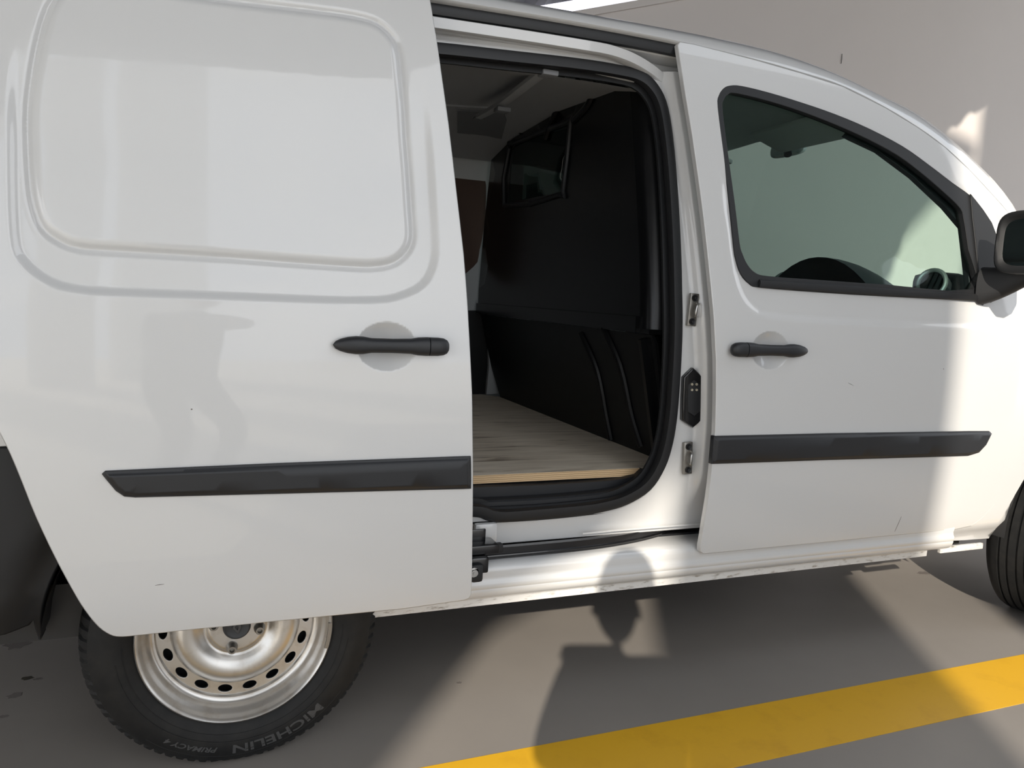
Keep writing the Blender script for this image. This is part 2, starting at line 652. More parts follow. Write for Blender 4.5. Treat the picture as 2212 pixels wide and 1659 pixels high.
o = slant_bar('trim_1', -.045, 0.0, WY-.02, WY, 'wall')
tag(o, 'narrow coping along the top of the beige wall', 'trim', kind='structure')
o = slant_bar('window_1', 0.0, .085, WY+.05, WY+.07, 'skylight')
tag(o, 'bright ribbed daylight strip between wall top and dark roof', 'skylight', kind='structure')


# roof: pitched, corrugated, dark underneath
def roofz(x, y): return 3.03+.324*(x-2.162)+.30*(WY-y)


rv = []; rf = []
edge = lambda x: float(np.interp(x, [1.2, 3.4, 3.9], [-4.0, -.9, -.6]))
xs = np.arange(-5, 11.01, .07)
for i, x in enumerate(xs):
    rip = .018*(1 if i % 4 < 2 else -1)
    for t in (0, 1):
        y = WY+.3 if t == 0 else edge(x)
        rv.append((x, y, max(roofz(x, y), 2.2)+rip)); rv.append((x, y, max(roofz(x, y), 2.2)+rip+.02))
for i in range(len(xs)-1):
    a = i*4; b_ = a+4
    rf += [(a, a+2, b_+2, b_), (a+1, b_+1, b_+3, a+3), (a+2, a+3, b_+3, b_+2), (a, b_, b_+1, a+1)]
roof = mesh_obj('ceiling', rv, rf, 'roof', smooth=False)
tag(roof, 'dark corrugated roof over the parking bay', 'roof', kind='structure')


# unseen slabs added behind the photographer, shaped to cut the sunlight on floor and van
EA = (math.cos(PHI), -math.sin(PHI)); EG = (math.sin(PHI), math.cos(PHI))


def ag(a, g, h): return (a*EA[0]+g*EG[0], a*EA[1]+g*EG[1], h)


def sun_block(name, pts, g, label, thick=.3, cat='building'):
    """upright slab facing the sun at distance g; pts are (across, height of the ray where it meets the van)"""
    dz = -g/COT
    n = len(pts)
    v = [ag(a, g, max(0, h+dz)) for a, h in pts]+[ag(a, g-thick, max(0, h+dz)) for a, h in pts]
    f = [tuple(range(n)), tuple(range(2*n-1, n-1, -1))]+[(i, n+i, n+(i+1) % n, (i+1) % n) for i in range(n)]
    o = mesh_obj(name, v, f, 'sun_block', smooth=False); fixn(o)
    return tag(o, label, cat, kind='structure')


sun_block('sun_block_slant', [(-1.5, -9), (-1.0, -9), (-1.0, -.2), (.13, -.2), (.22, .0), (.31, .17), (.45, .53), (.72, .76), (.90, .95), (1.75, 2.35), (2.6, 3.45), (3.72, 5.0), (2.4, 5.0), (.9, 3.5), (-1.5, 1.8)], -9.0,
       'unseen slab added to block the sun, its slanted edge shaped to the shadow')  # added blocker; edge follows the wanted shadow line
sun_block('sun_block_mid', [(.97, -9), (1.83, -9), (1.83, 2.9), (.97, 2.0)], -9.0, 'unseen slab added to shade the front door and floor')  # added blocker that keeps the sun off the front door
wr_ = box('sky_block', (5.3, -3.3, 3.0), (5.4, .2, 6.0), 'dark_block', None, 0)  # added out of view to hide sky from the front door
tag(wr_, 'unseen dark grey slab added to dim the front door', 'wall', kind='structure')
sun_block('sun_block_right', [(2.26, -9), (2.85, -9), (2.85, 3.6), (2.26, 3.0)], -8.0, 'unseen slab added to shade the right side of the lit strip')  # added blocker that ends the lit strip on its right
sun_block('sun_block_tall', [(3.74, -9), (5.0, -9), (5.0, 6), (3.74, 6)], -9.5, 'unseen tall slab added to bound the sun patch on the back wall')  # added blocker that ends the sun patch on the back wall

# ================================================================== THE VAN
van = empty('van', (1.2, .9, 0))
van_inv = Matrix.Translation((-1.2, -.9, 0))
tag(van, 'white panel van with its side sliding door open', 'van')
VANP = []           # every direct part, re-based at the end


class P:            # parent tokens: parts are built in world space, then re-parented
    pass


def part(o, parent=van):
    o.parent = parent
    return o


# ---- sliding door (slid back, standing 0.1 m off the body) --------------------
DO = -.10
sd_front = XZ([(945, 110), (967, 265), (985, 420), (1000, 550), (1010, 690), (1018, 850), (1020, 1000), (1019, 1150), (1016, 1285)], DO)
sd_bl = XZ([(280, 1373), (258, 1374), (240, 1370), (215, 1353), (185, 1316), (160, 1275), (120, 1200), (80, 1115), (50, 1040), (25, 980), (0, 930)], DO)
zb = sd_front[-1][1]
door_out = [(.372, 1.80), (.386, 1.72)] + sd_front + [(sd_front[-1][0]-.004, zb-.008), (sd_front[-1][0]-.014, zb-.011)] \
    + XZ([(870, 1314), (600, 1340), (400, 1360)], DO) + [tuple(q) for q in crom(sd_bl, 3)] + [(-.425, .87), (-.445, .97), (-.452, 1.10), (-.445, 1.35), (-.425, 1.60), (-.40, 1.80)]
so = XZ([(16, 316), (18, 452), (25, 533), (41, 565), (68, 592), (95, 610), (127, 624), (190, 635), (303, 640), (506, 647), (700, 654), (768, 655), (820, 654), (859, 648), (904, 630), (931, 604), (945, 565), (947, 520), (942, 429), (936, 339)], DO)
sd_outer = so + [(.375, 1.50), (.35, 1.66), (.30, 1.74), (-.34, 1.74), (-.378, 1.6), (-.392, 1.42)]
si = XZ([(61, 226), (60, 316), (66, 407), (75, 452), (90, 488), (118, 513), (167, 533), (271, 541), (497, 555), (746, 573), (814, 574), (854, 565), (881, 542), (893, 511), (890, 452), (884, 362), (877, 294), (866, 158), (859, 104), (845, 77), (814, 50), (768, 36), (678, 23), (497, 2)], DO)
sd_inner = si + [(-.16, 1.625), (-.26, 1.622), (-.305, 1.60), (-.332, 1.555), (-.350, 1.47)]
sd_inner = [tuple(q) for q in crom(sd_inner, 3, True)]
sd_outer = [tuple(q) for q in crom(sd_outer, 2, True)]
hc = S((836, 749), DO); HR = (.063, .0515)


def sd_feat(x, z):
    x = np.atleast_1d(np.asarray(x, float)); z = np.atleast_1d(np.asarray(z, float))
    so_ = sdist(sd_outer, x, z); si_ = sdist(sd_inner, x, z)
    fade = 1-sst(1.30, 1.52, z)
    d = .012*sst(-.004, .016, so_)*fade
    d += .0065*np.exp(-((si_+.002)/.0065)**2) - .007*sst(-.004, .02, si_)
    r = ((x-hc[0])/HR[0])**2+((z-hc[2])/HR[1])**2
    d += .026*np.clip(1-r, 0, 1)**1.15
    return d


def sd_fine(x, z):
    return (np.abs(sdist(sd_outer, x, z)) < .026) | (np.abs(sdist(sd_inner, x, z)) < .026) | \
        (((x-hc[0])/(HR[0]+.01))**2+((z-hc[2])/(HR[1]+.01))**2 < 1)


sdoor = skin('sliding_door', door_out, 'paint', van, DO, .045, step=.022, feat=sd_feat, fine=sd_fine, fstep=.0036, ostep=.02, rim=.003)
sdoor['label'] = 'white sliding door with blanked window pressing'


def offs(off): return lambda pts: XZ(pts, off)


# side moulding on the sliding door
mo = XZ([(220, 1026), (226, 1021), (600, 1004), (1019, 988), (1019.5, 1057), (600, 1068), (292, 1076), (268, 1074), (250, 1062), (228, 1036)], DO-.012)


def mould_feat(poly):
    def f(x, z):
        x = np.atleast_1d(np.asarray(x, float)); z = np.atleast_1d(np.asarray(z, float))
        return .007*(1-sst(0, .011, sdist(poly, x, z)))
    return f


skin('side_moulding', mo, 'trim', sdoor, DO-.012, .014, step=.03, fine=lambda x, z: pdist(mo, x, z) < .014, fstep=.005, feat=mould_feat(mo), ostep=.02, rim=.001)


# door handles: bar with a pointed end, a waist and a separate rounded cap
def handle(x0, x1, z, off, parent, cap_left):
    L = x1-x0
    t = [0, .02, .06, .12, .19, .25, .32, .5, .66, .72, .79, .815]
    hz = [.001, .0075, .0125, .0165, .0185, .0180, .0152, .0148, .0160, .0188, .0198, .0198]
    hy = [.002, .006, .010, .013, .0145, .0145, .013, .013, .013, .0145, .015, .015]

    def place(u): return x1-(u*L) if cap_left else x0+u*L
    rings = []
    for u, a, b_ in zip(t, hz, hy):
        x = place(u); y = float(yb(x, z))+off-.014
        rings.append([(x, y+b_*math.sin(q)*1.0-.002, z+a*math.copysign(abs(math.cos(q))**.8, math.cos(q))) for q in [2*math.pi*k/20 for k in range(20)]])
    h = loft('handle', rings, 'trim', parent)
    t2 = [.822, .9, .95, .98, .995, 1.0]
    h2 = [.0196, .0195, .0180, .0145, .009, .001]
    y2 = [.0148, .0145, .0135, .011, .007, .001]
    rings = []
    for u, a, b_ in zip(t2, h2, y2):
        x = place(u); y = float(yb(x, z))+off-.014
        rings.append([(x, y+b_*math.sin(q)-.002, z+a*math.copysign(abs(math.cos(q))**.8, math.cos(q))) for q in [2*math.pi*k/20 for k in range(20)]])
    loft('handle_cap', rings, 'trim', parent)


a = S((720, 745), DO-.02); b_ = S((971, 750), DO-.02)
handle(a[0], b_[0], (a[2]+b_[2])/2, DO, sdoor, False)

# roller arm at the door's lower front corner, running in the track
ra = box('roller_arm', tuple(aty((1038, 1180), .04)), (.075, .06, .022), 'track', sdoor, .003)
box('roller_arm_plate', tuple(aty((1030, 1158), .045)), (.045, .006, .035), 'track', sdoor, .003)
c = aty((1030, 1215), .02)
box('roller_arm_bracket', tuple(c), (.045, .05, .04), 'track', sdoor, .006)
c = aty((1028, 1237), -.01)
box('roller_arm_bracket', tuple(c), (.034, .02, .046), 'trim_soft', sdoor, .01)
c = aty((1024, 1237), -.02)
bolt_prof = [(0, -.008), (.0045, -.008), (.005, -.006), (.0085, -.006), (.009, -.004), (.009, 0), (.012, 0), (.012, .002), (0, .002)]
lathe('bolt', bolt_prof, tuple(c), 'steel_plain', sdoor, 12)
c = aty((1072, 1183), .05)
box('roller_arm_pad', tuple(c), (.03, .02, .022), 'trim_soft', sdoor, .003)

# ---- front door -----------------------------------------------------------------
fd_rear = XZ([(1466, 98), (1471, 130), (1482, 200), (1497, 290), (1510, 380), (1522, 470), (1532, 560), (1540, 640), (1546, 720), (1549, 780), (1549, 850), (1547, 930), (1541, 1000), (1533, 1070), (1523, 1130), (1515, 1180)])
fd_bot = XZ([(1514, 1190), (1521, 1195), (1700, 1178), (1900, 1158), (2000, 1149), (2057, 1144), (2099, 1135), (2125, 1115), (2148, 1089), (2175, 1030), (2200, 960), (2212, 915)])
fd_top = XZ([(2178, 460), (2149, 427), (2095, 369), (2041, 319), (1986, 279), (1914, 235), (1820, 188), (1733, 160), (1625, 129), (1500, 97), (1470, 92)])
fd_out = fd_rear + fd_bot + [(2.455, .84), (2.47, .98), (2.475, 1.12), (2.445, 1.26)] + fd_top
win_px = [(1550, 232), (1552, 207), (1563, 190), (1578, 184), (1603, 185), (1661, 199), (1733, 221), (1805, 246), (1878, 277), (1950, 315), (2004, 353), (2059, 395), (2095, 421),
          (2122, 454), (2140, 481), (2155, 520), (2166, 560), (2172, 600), (2165, 630), (2139, 650), (2112, 649), (1914, 639), (1769, 630), (1645, 620), (1621, 612), (1603, 592), (1592, 561), (1587, 532), (1578, 442), (1563, 333)]
win = [tuple(q) for q in crom(XZ(win_px), 3, True)]
fhc = S((1664, 757)); FR = (.064, .0525)
crease = XZ([(1556, 391), (1570, 490), (1583, 585), (1600, 640), (1625, 672), (1660, 688), (1753, 697), (1922, 706), (2100, 711), (2170, 712), (2196, 700), (2209, 670)]) + [(2.45, 1.25), (2.2, 1.49), (1.8, 1.68), (1.2, 1.75)]
crease = [tuple(q) for q in crom(crease, 2, True)]


def fd_feat(x, z):
    x = np.atleast_1d(np.asarray(x, float)); z = np.atleast_1d(np.asarray(z, float))
    d = .006*sst(-.004, .022, sdist(crease, x, z))*(1-sst(1.32, 1.5, z))
    r = ((x-fhc[0])/FR[0])**2+((z-fhc[2])/FR[1])**2
    return d+.026*np.clip(1-r, 0, 1)**1.15


def fd_fine(x, z):
    return ((np.abs(sdist(crease, x, z)) < .03) & (z < 1.4)) | (((x-fhc[0])/(FR[0]+.01))**2+((z-fhc[2])/(FR[1]+.01))**2 < 1)


fdoor = skin('front_door', fd_out, 'paint', van, 0, .016, holes=[win], step=.025, feat=fd_feat, fine=fd_fine, fstep=.0036, ostep=.02, rim=.003)
fdoor['label'] = 'white front door with black framed side window'
mo2 = XZ([(1546, 944), (1800, 938), (2100, 933), (2142, 933), (2147, 938), (2135, 962), (2120, 978), (2097, 985), (1800, 994), (1541, 1003)], -.012)
skin('side_moulding', mo2, 'trim', fdoor, -.012, .014, step=.03, fine=lambda x, z: pdist(mo2, x, z) < .014, fstep=.005, feat=mould_feat(mo2), ostep=.02, rim=.001)
a = S((1582, 756), -.02); b_ = S((1747, 758), -.02)
handle(a[0], b_[0], (a[2]+b_[2])/2, 0.0, fdoor, True)

def scratch(px, dx, dz, off, parent, w_=.0016):
    q = S(px, off); n_ = np.array((dx, dz)); L_ = np.linalg.norm(n_); u_ = n_/L_; v_ = np.array((-u_[1], u_[0]))*w_/2
    c_ = np.array((q[0], q[2]))
    pts_ = [tuple(c_-n_/2-v_*.4), tuple(c_-v_), tuple(c_+n_/2-v_*.3), tuple(c_+n_/2+v_*.3), tuple(c_+v_), tuple(c_-n_/2+v_*.4)]
    skin('scratch', pts_, 'chip', parent, off-.0006, .0006, step=.2, rim=0)


scratch((1940, 1132), .012, .05, 0.0, fdoor)
scratch((1838, 830), .022, -.008, 0.0, fdoor, .001)
scratch((345, 1263), .016, .001, DO, sdoor, .0012)
scratch((414, 884), .003, .001, DO, sdoor, .003)
scratch((2038, 797), .003, .001, 0.0, fdoor, .003)
# window frame, glass, sail panel
wi_px = [(1561, 235), (1564, 214), (1573, 203), (1590, 200), (1661, 217), (1733, 240), (1805, 268), (1878, 301), (1940, 335), (1990, 372), (2040, 415), (2076, 450), (2084, 475), (2094, 540), (2104, 626),
         (1914, 616), (1769, 606), (1660, 598), (1632, 590), (1615, 572), (1604, 548), (1598, 525), (1588, 442), (1573, 333)]
wo_px = win_px[:13] + [(2100, 430), (2108, 520), (2118, 651)] + win_px[20:]
skin('window_frame', [tuple(q) for q in crom(XZ(wo_px), 3, True)], 'trim_soft', fdoor, .001, .022, holes=[[tuple(q) for q in crom(XZ(wi_px), 3, True)]], step=.05, ostep=.02, rim=.002)
skin('window_glass', XZ([(1558, 228), (1562, 208), (1575, 197), (1603, 197), (1733, 234), (1878, 296), (2000, 372), (2080, 446), (2100, 540), (2108, 632), (1914, 622), (1645, 605), (1610, 578), (1595, 530), (1570, 333)]),
     'glass', fdoor, .016, .003, step=.05, rim=.0005)
sail = XZ([(2096, 421), (2122, 454), (2140, 481), (2155, 520), (2166, 560), (2172, 600), (2168, 630), (2140, 652), (2117, 650), (2110, 560), (2100, 470)])
skin('mirror_sail', sail, 'trim_soft', fdoor, -.004, .02, step=.05, rim=.003)
# inner window channel seen behind the glass
skin('window_channel', XZ([(1830, 293), (1840, 283), (1950, 341), (2010, 388), (2070, 446), (2092, 470), (2112, 640), (2098, 638), (2082, 492), (2045, 448), (1975, 382), (1900, 326)], .03), 'dash_dark', fdoor, .03, .02, step=.05)
# belt strip lip
sweep('belt_strip', [S(p, -.004) for p in [(1640, 612), (1769, 621), (1914, 631), (2112, 643)]], circle(.006, 8, .011), 'trim_soft', fdoor)

# mirror: arm on a base plate and a rounded shell holding the glass
mb = aty((2150, 610), -.02)
rings = []
for k, (dx, w_, h_) in enumerate([(0, .030, .050), (.02, .030, .048), (.05, .026, .04), (.10, .022, .03)]):
    pass
arm = []
for t in lin(0, 1, 7):
    cy = .03-.11*t; cz = mb[2]-.01+.045*t**1.5
    hz_ = .058*(1-t)+.034*t; hx = .030*(1-t)+.028*t
    cx = mb[0]+.015+.05*t
    arm.append([(cx+hx*math.copysign(abs(math.cos(q))**.7, math.cos(q)), cy, cz+hz_*math.copysign(abs(math.sin(q))**.7, math.sin(q))) for q in [2*math.pi*k/20 for k in range(20)]])
loft('mirror_arm', arm, 'trim_soft', fdoor)
mc = aty((2150, 525), -.035)
MX, MY, MZ = mc[0], mc[1]-.105, mc[2]


def rrect(x, hy, hz, e=.45, dy=0, dz=0, n=36):
    o = []
    for k in range(n):
        q = 2*math.pi*k/n
        o.append((x, MY+dy+hy*math.copysign(abs(math.cos(q))**e, math.cos(q)), MZ+dz+hz*math.copysign(abs(math.sin(q))**e, math.sin(q))))
    return o


rg = [rrect(MX+.012, .088, .068), rrect(MX+.004, .096, .077), rrect(MX, .103, .086), rrect(MX+.003, .108, .091), rrect(MX+.03, .110, .092), rrect(MX+.07, .098, .080), rrect(MX+.10, .075, .06), rrect(MX+.115, .04, .03), rrect(MX+.118, .002, .002)]
loft('mirror_shell', rg, 'trim_soft', fdoor, sharp=60, cap=False)
v = rrect(MX+.012, .090, .070)
mg = mesh_obj('mirror_glass', v+[(p[0]+.004, p[1], p[2]) for p in v], [tuple(range(36)), tuple(range(36, 72))[::-1]]+[(i, (i+1) % 36, 36+(i+1) % 36, 36+i) for i in range(36)], 'mirror_glass', fdoor, False)
fixn(mg)

# ---- roof rail and roof ----------------------------------------------------------
railA = smoothtab([(-1.0, 1.735), (-.4, 1.752)] + [(q[0], q[2]) for q in [aty(p, .178) for p in [(930, 6), (1025, 17), (1180, 41), (1300, 63), (1400, 83), (1464, 95)]]]
                  + XZ([(1500, 96), (1625, 127), (1733, 158), (1820, 186), (1914, 233), (1986, 277), (2041, 317), (2095, 367), (2149, 425), (2178, 458)]) + [(2.47, 1.31), (2.58, 1.19), (2.66, 1.10)])
silB = smoothtab([(-1.0, 1.79), (-.4, 1.806), (.2, 1.814)] + [(q[0], q[2]) for q in [aty(p, .238) for p in [(1100, 0), (1250, 27), (1400, 54), (1534, 80), (1661, 109), (1769, 145), (1842, 178)]] + [aty(p, w_) for p, w_ in [((1932, 221), .228), ((1986, 257), .213), ((2041, 301), .2), ((2088, 344), .187), ((2131, 387), .175), ((2174, 442), .160)]]]
                 + [(2.51, 1.35), (2.62, 1.24), (2.71, 1.13)])
_xa = np.array([q[0] for q in railA]); _za = np.array([q[1] for q in railA])
_k = (_xa > -.5) & (_xa < 1.75)
_pf = np.polyfit(_xa[_k], _za[_k], 3)
railA = [(x, float(np.polyval(_pf, x)*(1-sst(1.3, 1.6, x))+z*sst(1.3, 1.6, x))) if x > -.45 else (x, z) for x, z in railA]
xr = list(np.arange(-1.0, 2.64, .04))


def rail_ring(x, mir=False):
    zA = interp(railA, x); zB = interp(silB, x+.0)
    yA = float(yb(x, zA))+.004
    w_ = sst(1.75, 2.35, x)
    w_ = float(sst(1.86, 2.08, x)); K = lambda a_, b__: a_+(b__-a_)*w_
    pts = [(yA+.03, zA-.002), (yA+.004, zA), (yA, zA+.004), (yA+.010, zA+(zB-zA)*.42), (K(.205, yA+.035), zB-.016), (K(.226, yA+.055), zB-.005), (K(.238, yA+.066), zB), (K(.262, yA+.08), zB+K(.006, .003)), (K(.30, yA+.095), zB+K(.011, .004))]
    pts = [(max(p[0], yA) if i > 1 else p[0], p[1]) for i, p in enumerate(pts)]
    return [(x, (1.83-p[0]) if mir else p[0], p[1]) for p in pts]


rr = [rail_ring(x) for x in xr]
rail = loft('roof_rail', rr, 'paint', van, closed=False, sharp=60)
loft('roof_rail', [r_[::-1] for r_ in [rail_ring(x, True) for x in xr]], 'paint', van, closed=False, sharp=60)
xt = [x for x in xr if x <= 1.96]
rr = []
for x in xt:
    zB = interp(silB, x)+.011
    rr.append([(x, .30+1.23*t, zB+.035*math.sin(math.pi*t)) for t in lin(0, 1, 9)])
loft('roof_panel', rr, 'paint', van, closed=False)
# windscreen
ws = []
for t in lin(0, 1, 12):
    row = []
    for s in lin(0, 1, 13):
        u = 2*s-1
        xt_, zt_ = 1.955+.05*(1-u*u), interp(silB, 1.955)+.011+.03*(1-u*u)
        xb_, zb_ = 2.66+.18*(1-u*u), 1.10
        bul = .03*math.sin(math.pi*t)
        yT = .25+1.33*s; yB = .135+1.56*s
        row.append((xt_+(xb_-xt_)*t+bul*.6, yT+(yB-yT)*t, zt_+(zb_-zt_)*t+bul))
    ws.append(row)
loft('windscreen', ws, 'glass', van, closed=False)

# ---- body side behind the doors ------------------------------------------------
# black weatherstrip under the roof rail
pa = [(x, .197, interp(railA, x)-.013) for x in np.arange(-.3, 1.16, .05)]
sweep('roof_weatherstrip', pa, [(-.010, -.0115), (.012, -.013), (.016, 0), (.012, .014), (-.012, .014), (-.015, .002)], 'rubber', van)
# white drip channel, upper rail and flange above the opening


def rsh(x):
    return (0, interp(railA, x)-interp(railA, .54))


xs_ = list(np.arange(-.3, 1.19, .04))
extrude_x('upper_channel', [(.205, 1.752), (.21, 1.741), (.212, 1.733), (.235, 1.728), (.26, 1.727)], xs_, 'paint', van, rsh)
prof = [(.262, 1.741), (.205, 1.7345), (.2, 1.731), (.196, 1.712), (.199, 1.707), (.214, 1.700), (.262, 1.697)]
# the upper guide rail bends inwards at its front end
rp = []
for x in np.arange(-.3, 1.145, .03):
    t = max(0, (x-.88)/.26)
    rp.append((x, .20+.055*t*t, interp(railA, x)-interp(railA, .54)+1.7185-.052*t*t))
sweep('upper_guide_rail', crom(rp, 2), [(.014, -.0135), (.006, -.0165), (-.02, -.016), (-.02, .013), (.010, .0135), (.0145, .0105)][::-1], 'paint', van)
extrude_x('upper_flange', [(.222, 1.702), (.219, 1.695), (.224, 1.688), (.222, 1.676), (.228, 1.662), (.26, 1.655)], list(np.arange(-.3, 1.03, .04)), 'paint', van, lambda x: (0, interp([(-.3, -.02), (.46, .0), (.85, .022), (1.03, .012)], x)))
# pocket behind the rail's front end, with a round hole
flat_o = flat('rail_pocket', [(.60, 1.694), (1.19, 1.694), (1.19, 1.80), (.60, 1.78)], 'paint', van, .262, .006)
c = aty((1466, 139), .258)
lathe('plug_hole', [(0, -.002), (.0055, -.002), (.0065, 0), (0, .001)], tuple(c), 'rubber', van, 16)
# pocket ribs
for dz in (0.0, .012):
    sweep('pocket_rib', [aty(p, .258) for p in [(1370, 103+dz*600), (1420, 116+dz*600), (1466, 127+dz*600)]], circle(.004, 8), 'paint', van)

# inner body frame with the door opening: B-pillar, sill upright
seal_px = [(900, 92), (948, 97), (1100, 113), (1250, 130), (1340, 145), (1385, 158), (1415, 185), (1435, 230), (1449, 320), (1460, 450), (1466, 560), (1468, 650), (1467, 740), (1462, 820), (1455, 900), (1445, 960), (1428, 1012), (1398, 1057), (1350, 1087), (1300, 1102), (1250, 1110), (1150, 1119), (1085, 1124), (1055, 1121), (1030, 1113)]
FO = .085
seal_xz = XZ(seal_px, FO)
z0s = seal_xz[-1][1]
opening = seal_xz[2:] + [(.50, .535), (.45, .56), (.42, .60), (.40, .70), (.38, 1.1), (.36, 1.55), (.38, 1.62), (.42, 1.667)] + seal_xz[1:2]
seamx = smoothtab([(z, x) for x, z in [(a_[0], a_[1]) for a_ in fd_rear[::-1]]])


def frame_feat(x, z):
    x = np.atleast_1d(np.asarray(x, float)); z = np.atleast_1d(np.asarray(z, float))
    sx = np.interp(z, [q[0] for q in seamx], [q[1] for q in seamx])
    d = x-sx
    up = sst(.5, .62, z)
    return -.028*sst(-.014, .012, d)*up + .05*sst(.044, .056, d)*sst(.62, .8, z)


frame_out = [(-.05, .445), (1.28, .445), (1.26, .9), (1.215, 1.35), (1.165, 1.695), (1.02, 1.69), (.845, 1.692), (.45, 1.668), (-.05, 1.65)]
frame_out = [(-.05, .445), (1.28, .445), (1.28, .9), (1.25, 1.35), (1.20, 1.705), (1.03, 1.703), (.845, 1.7015), (.45, 1.679), (-.05, 1.66)]
oq = [tuple(q) for q in crom(opening, 2, True)]
skin('door_frame', frame_out, 'paint', van, FO, .012, holes=[oq], step=.03, feat=frame_feat, fine=lambda x, z: (x > np.interp(z, [q[0] for q in seamx], [q[1] for q in seamx])-.035) & (x < np.interp(z, [q[0] for q in seamx], [q[1] for q in seamx])+.065), fstep=.004, ostep=.02, rim=.004)
# weatherseal round the opening
ring = [np.array((q[0], float(yb(q[0], q[1]))+FO-.004, q[1])) for q in [tuple(w_) for w_ in crom(opening, 4, True)]]
cen = np.array((.77, 0, 1.1))
ins = []
for p in ring:
    d = cen-p; d[1] = 0; d /= np.linalg.norm(d)
    ins.append(p+d*.012)
sweep('door_seal', ins, [(.004, -.0125), (.013, -.008), (.016, 0), (.013, .008), (.004, .0125), (-.014, .012), (-.018, 0), (-.014, -.012)], 'rubber', van, up=(0, 1, 0), closed=True)
ins2 = []
for p in ring:
    d = cen-p; d[1] = 0; d /= np.linalg.norm(d)
    ins2.append(p+d*.027+np.array((0, .025, 0)))
sweep('seal_lip', ins2, [(.02, -.004), (.02, .004), (-.012, .004), (-.012, -.004)], 'trim_soft', van, up=(0, 1, 0), closed=True)
# seal joint ring at the bottom
c = S((1221, 1104), FO-.02)

# entry step: swept ledges following the opening's lower edge
def stepband(pxs, y, prof, material='trim_soft', name='entry_step'):
    return sweep(name, crom([aty(p, y) for p in pxs], 4), prof, material, van, up=(0, 0, 1))


stepband([(940, 1104), (1030, 1098), (1150, 1092), (1250, 1083), (1320, 1073), (1365, 1057), (1395, 1028)], .135, [(.0, -.03), (.035, -.03), (.035, .006), (.03, .010), (-.01, .008), (-.012, 0)][::-1])
stepband([(940, 1086), (1030, 1080), (1150, 1074), (1250, 1066), (1320, 1056), (1360, 1040), (1388, 1016)], .165, [(.0, -.04), (.05, -.04), (.05, .006), (.045, .010), (-.01, .009), (-.013, 0)][::-1], 'trim')
stepband([(940, 1052), (1030, 1048), (1150, 1044), (1250, 1038), (1310, 1033), (1345, 1026), (1372, 1020)], .215, [(.0, -.06), (.06, -.06), (.06, .010), (.05, .013), (-.01, .012), (-.013, 0)][::-1], 'trim')

# strikers and the sliding door's contact block on the B-pillar
def pil(p):
    q = S(p, FO)
    for _ in range(4): q = S(p, FO-.004+float(frame_feat(q[0], q[2])[0]))
    return q


def striker(pu, pl):
    a = pil(pu); c_ = pil(pl); m_ = (a+c_)/2; H = np.linalg.norm(a-c_)
    tilt = math.atan2(a[0]-c_[0], a[2]-c_[2])
    rot = Matrix.Rotation(tilt, 3, 'Y')
    pl_ = box('striker_plate', (m_[0], m_[1]-.006, m_[2]), (.027, .010, H), 'steel_dull', van, .002, rot)
    for s in (-1, 1):
        q = Vector((0, 0, s*H*.36)); q.rotate(rot)
        lathe('bolt', [(0, -.006), (.004, -.006), (.0045, -.003), (.0085, -.005), (.009, 0), (0, .001)], (m_[0]+q.x-.001, m_[1]-.011, m_[2]+q.z), 'rubber', pl_, 14)
    lp = []
    for px_, py_, pz_ in [(.008, 0, .20), (.006, -.012, .19), (-.002, -.018, .13), (-.004, -.018, -.13), (.004, -.012, -.19), (.008, 0, -.20)]:
        q = Vector((px_, py_, pz_*H)); q.rotate(rot); lp.append((m_[0]+q.x, m_[1]-.010+q.y, m_[2]+q.z))
    sweep('striker_loop', crom(lp, 4), circle(.003, 8), 'steel_plain', pl_, up=(1, 0, 0))


striker((1495, 634), (1491, 704))
striker((1484, 954), (1480, 1022))
hexp = [(1494, 797), (1513, 815), (1515, 850), (1513, 904), (1494, 920), (1473, 905), (1474, 860), (1476, 815)]
hx = [(pil(p)[0], pil(p)[2]) for p in hexp]
ctr = pil((1494, 858))
cb = skin('contact_block', hx, 'track', van, FO-.014, .016, step=.05, rim=.004)
inn = [(ctr[0]+(x-ctr[0])*.66+.001, ctr[2]+(z-ctr[2])*.62) for x, z in hx]
skin('contact_well', inn, 'rubber', cb, FO-.0155, .010, step=.05, rim=.001)
for p in [(1489, 829), (1499, 829), (1489, 841), (1499, 841)]:
    q = pil(p)
    lathe('contact_pin', [(.0012, -.002), (.003, -.002), (.0034, 0), (.0034, .003)], (q[0], float(yb(q[0], q[2]))+FO-.0165, q[2]), 'contact', cb, 12)

# ---- sill, lower track --------------------------------------------------------------
sx = [.30]+list(np.arange(.36, 2.2, .08))
sill = extrude_x('sill', [(.20, .4145), (.07, .4140), (.058, .410), (.050, .402), (.0475, .393), (.0505, .380), (.0495, .371), (.0455, .364), (.046, .352), (.0475, .3505), (.0475, .349), (.047, .3475), (.050, .336), (.058, .325), (.070, .317), (.078, .315)],
                 [-.02]+sx, 'paint', van, sharp=60)
extrude_x('sill_flange', [(.074, .316), (.0745, .297), (.078, .297), (.078, .316)], [.26]+list(np.arange(.36, 2.12, .08)), 'paint_dirty', van, closed=True)
box('sill_bracket', tuple(aty((2075, 1183), .082)), (.20, .012, .020), 'paint_dirty', van, .002)
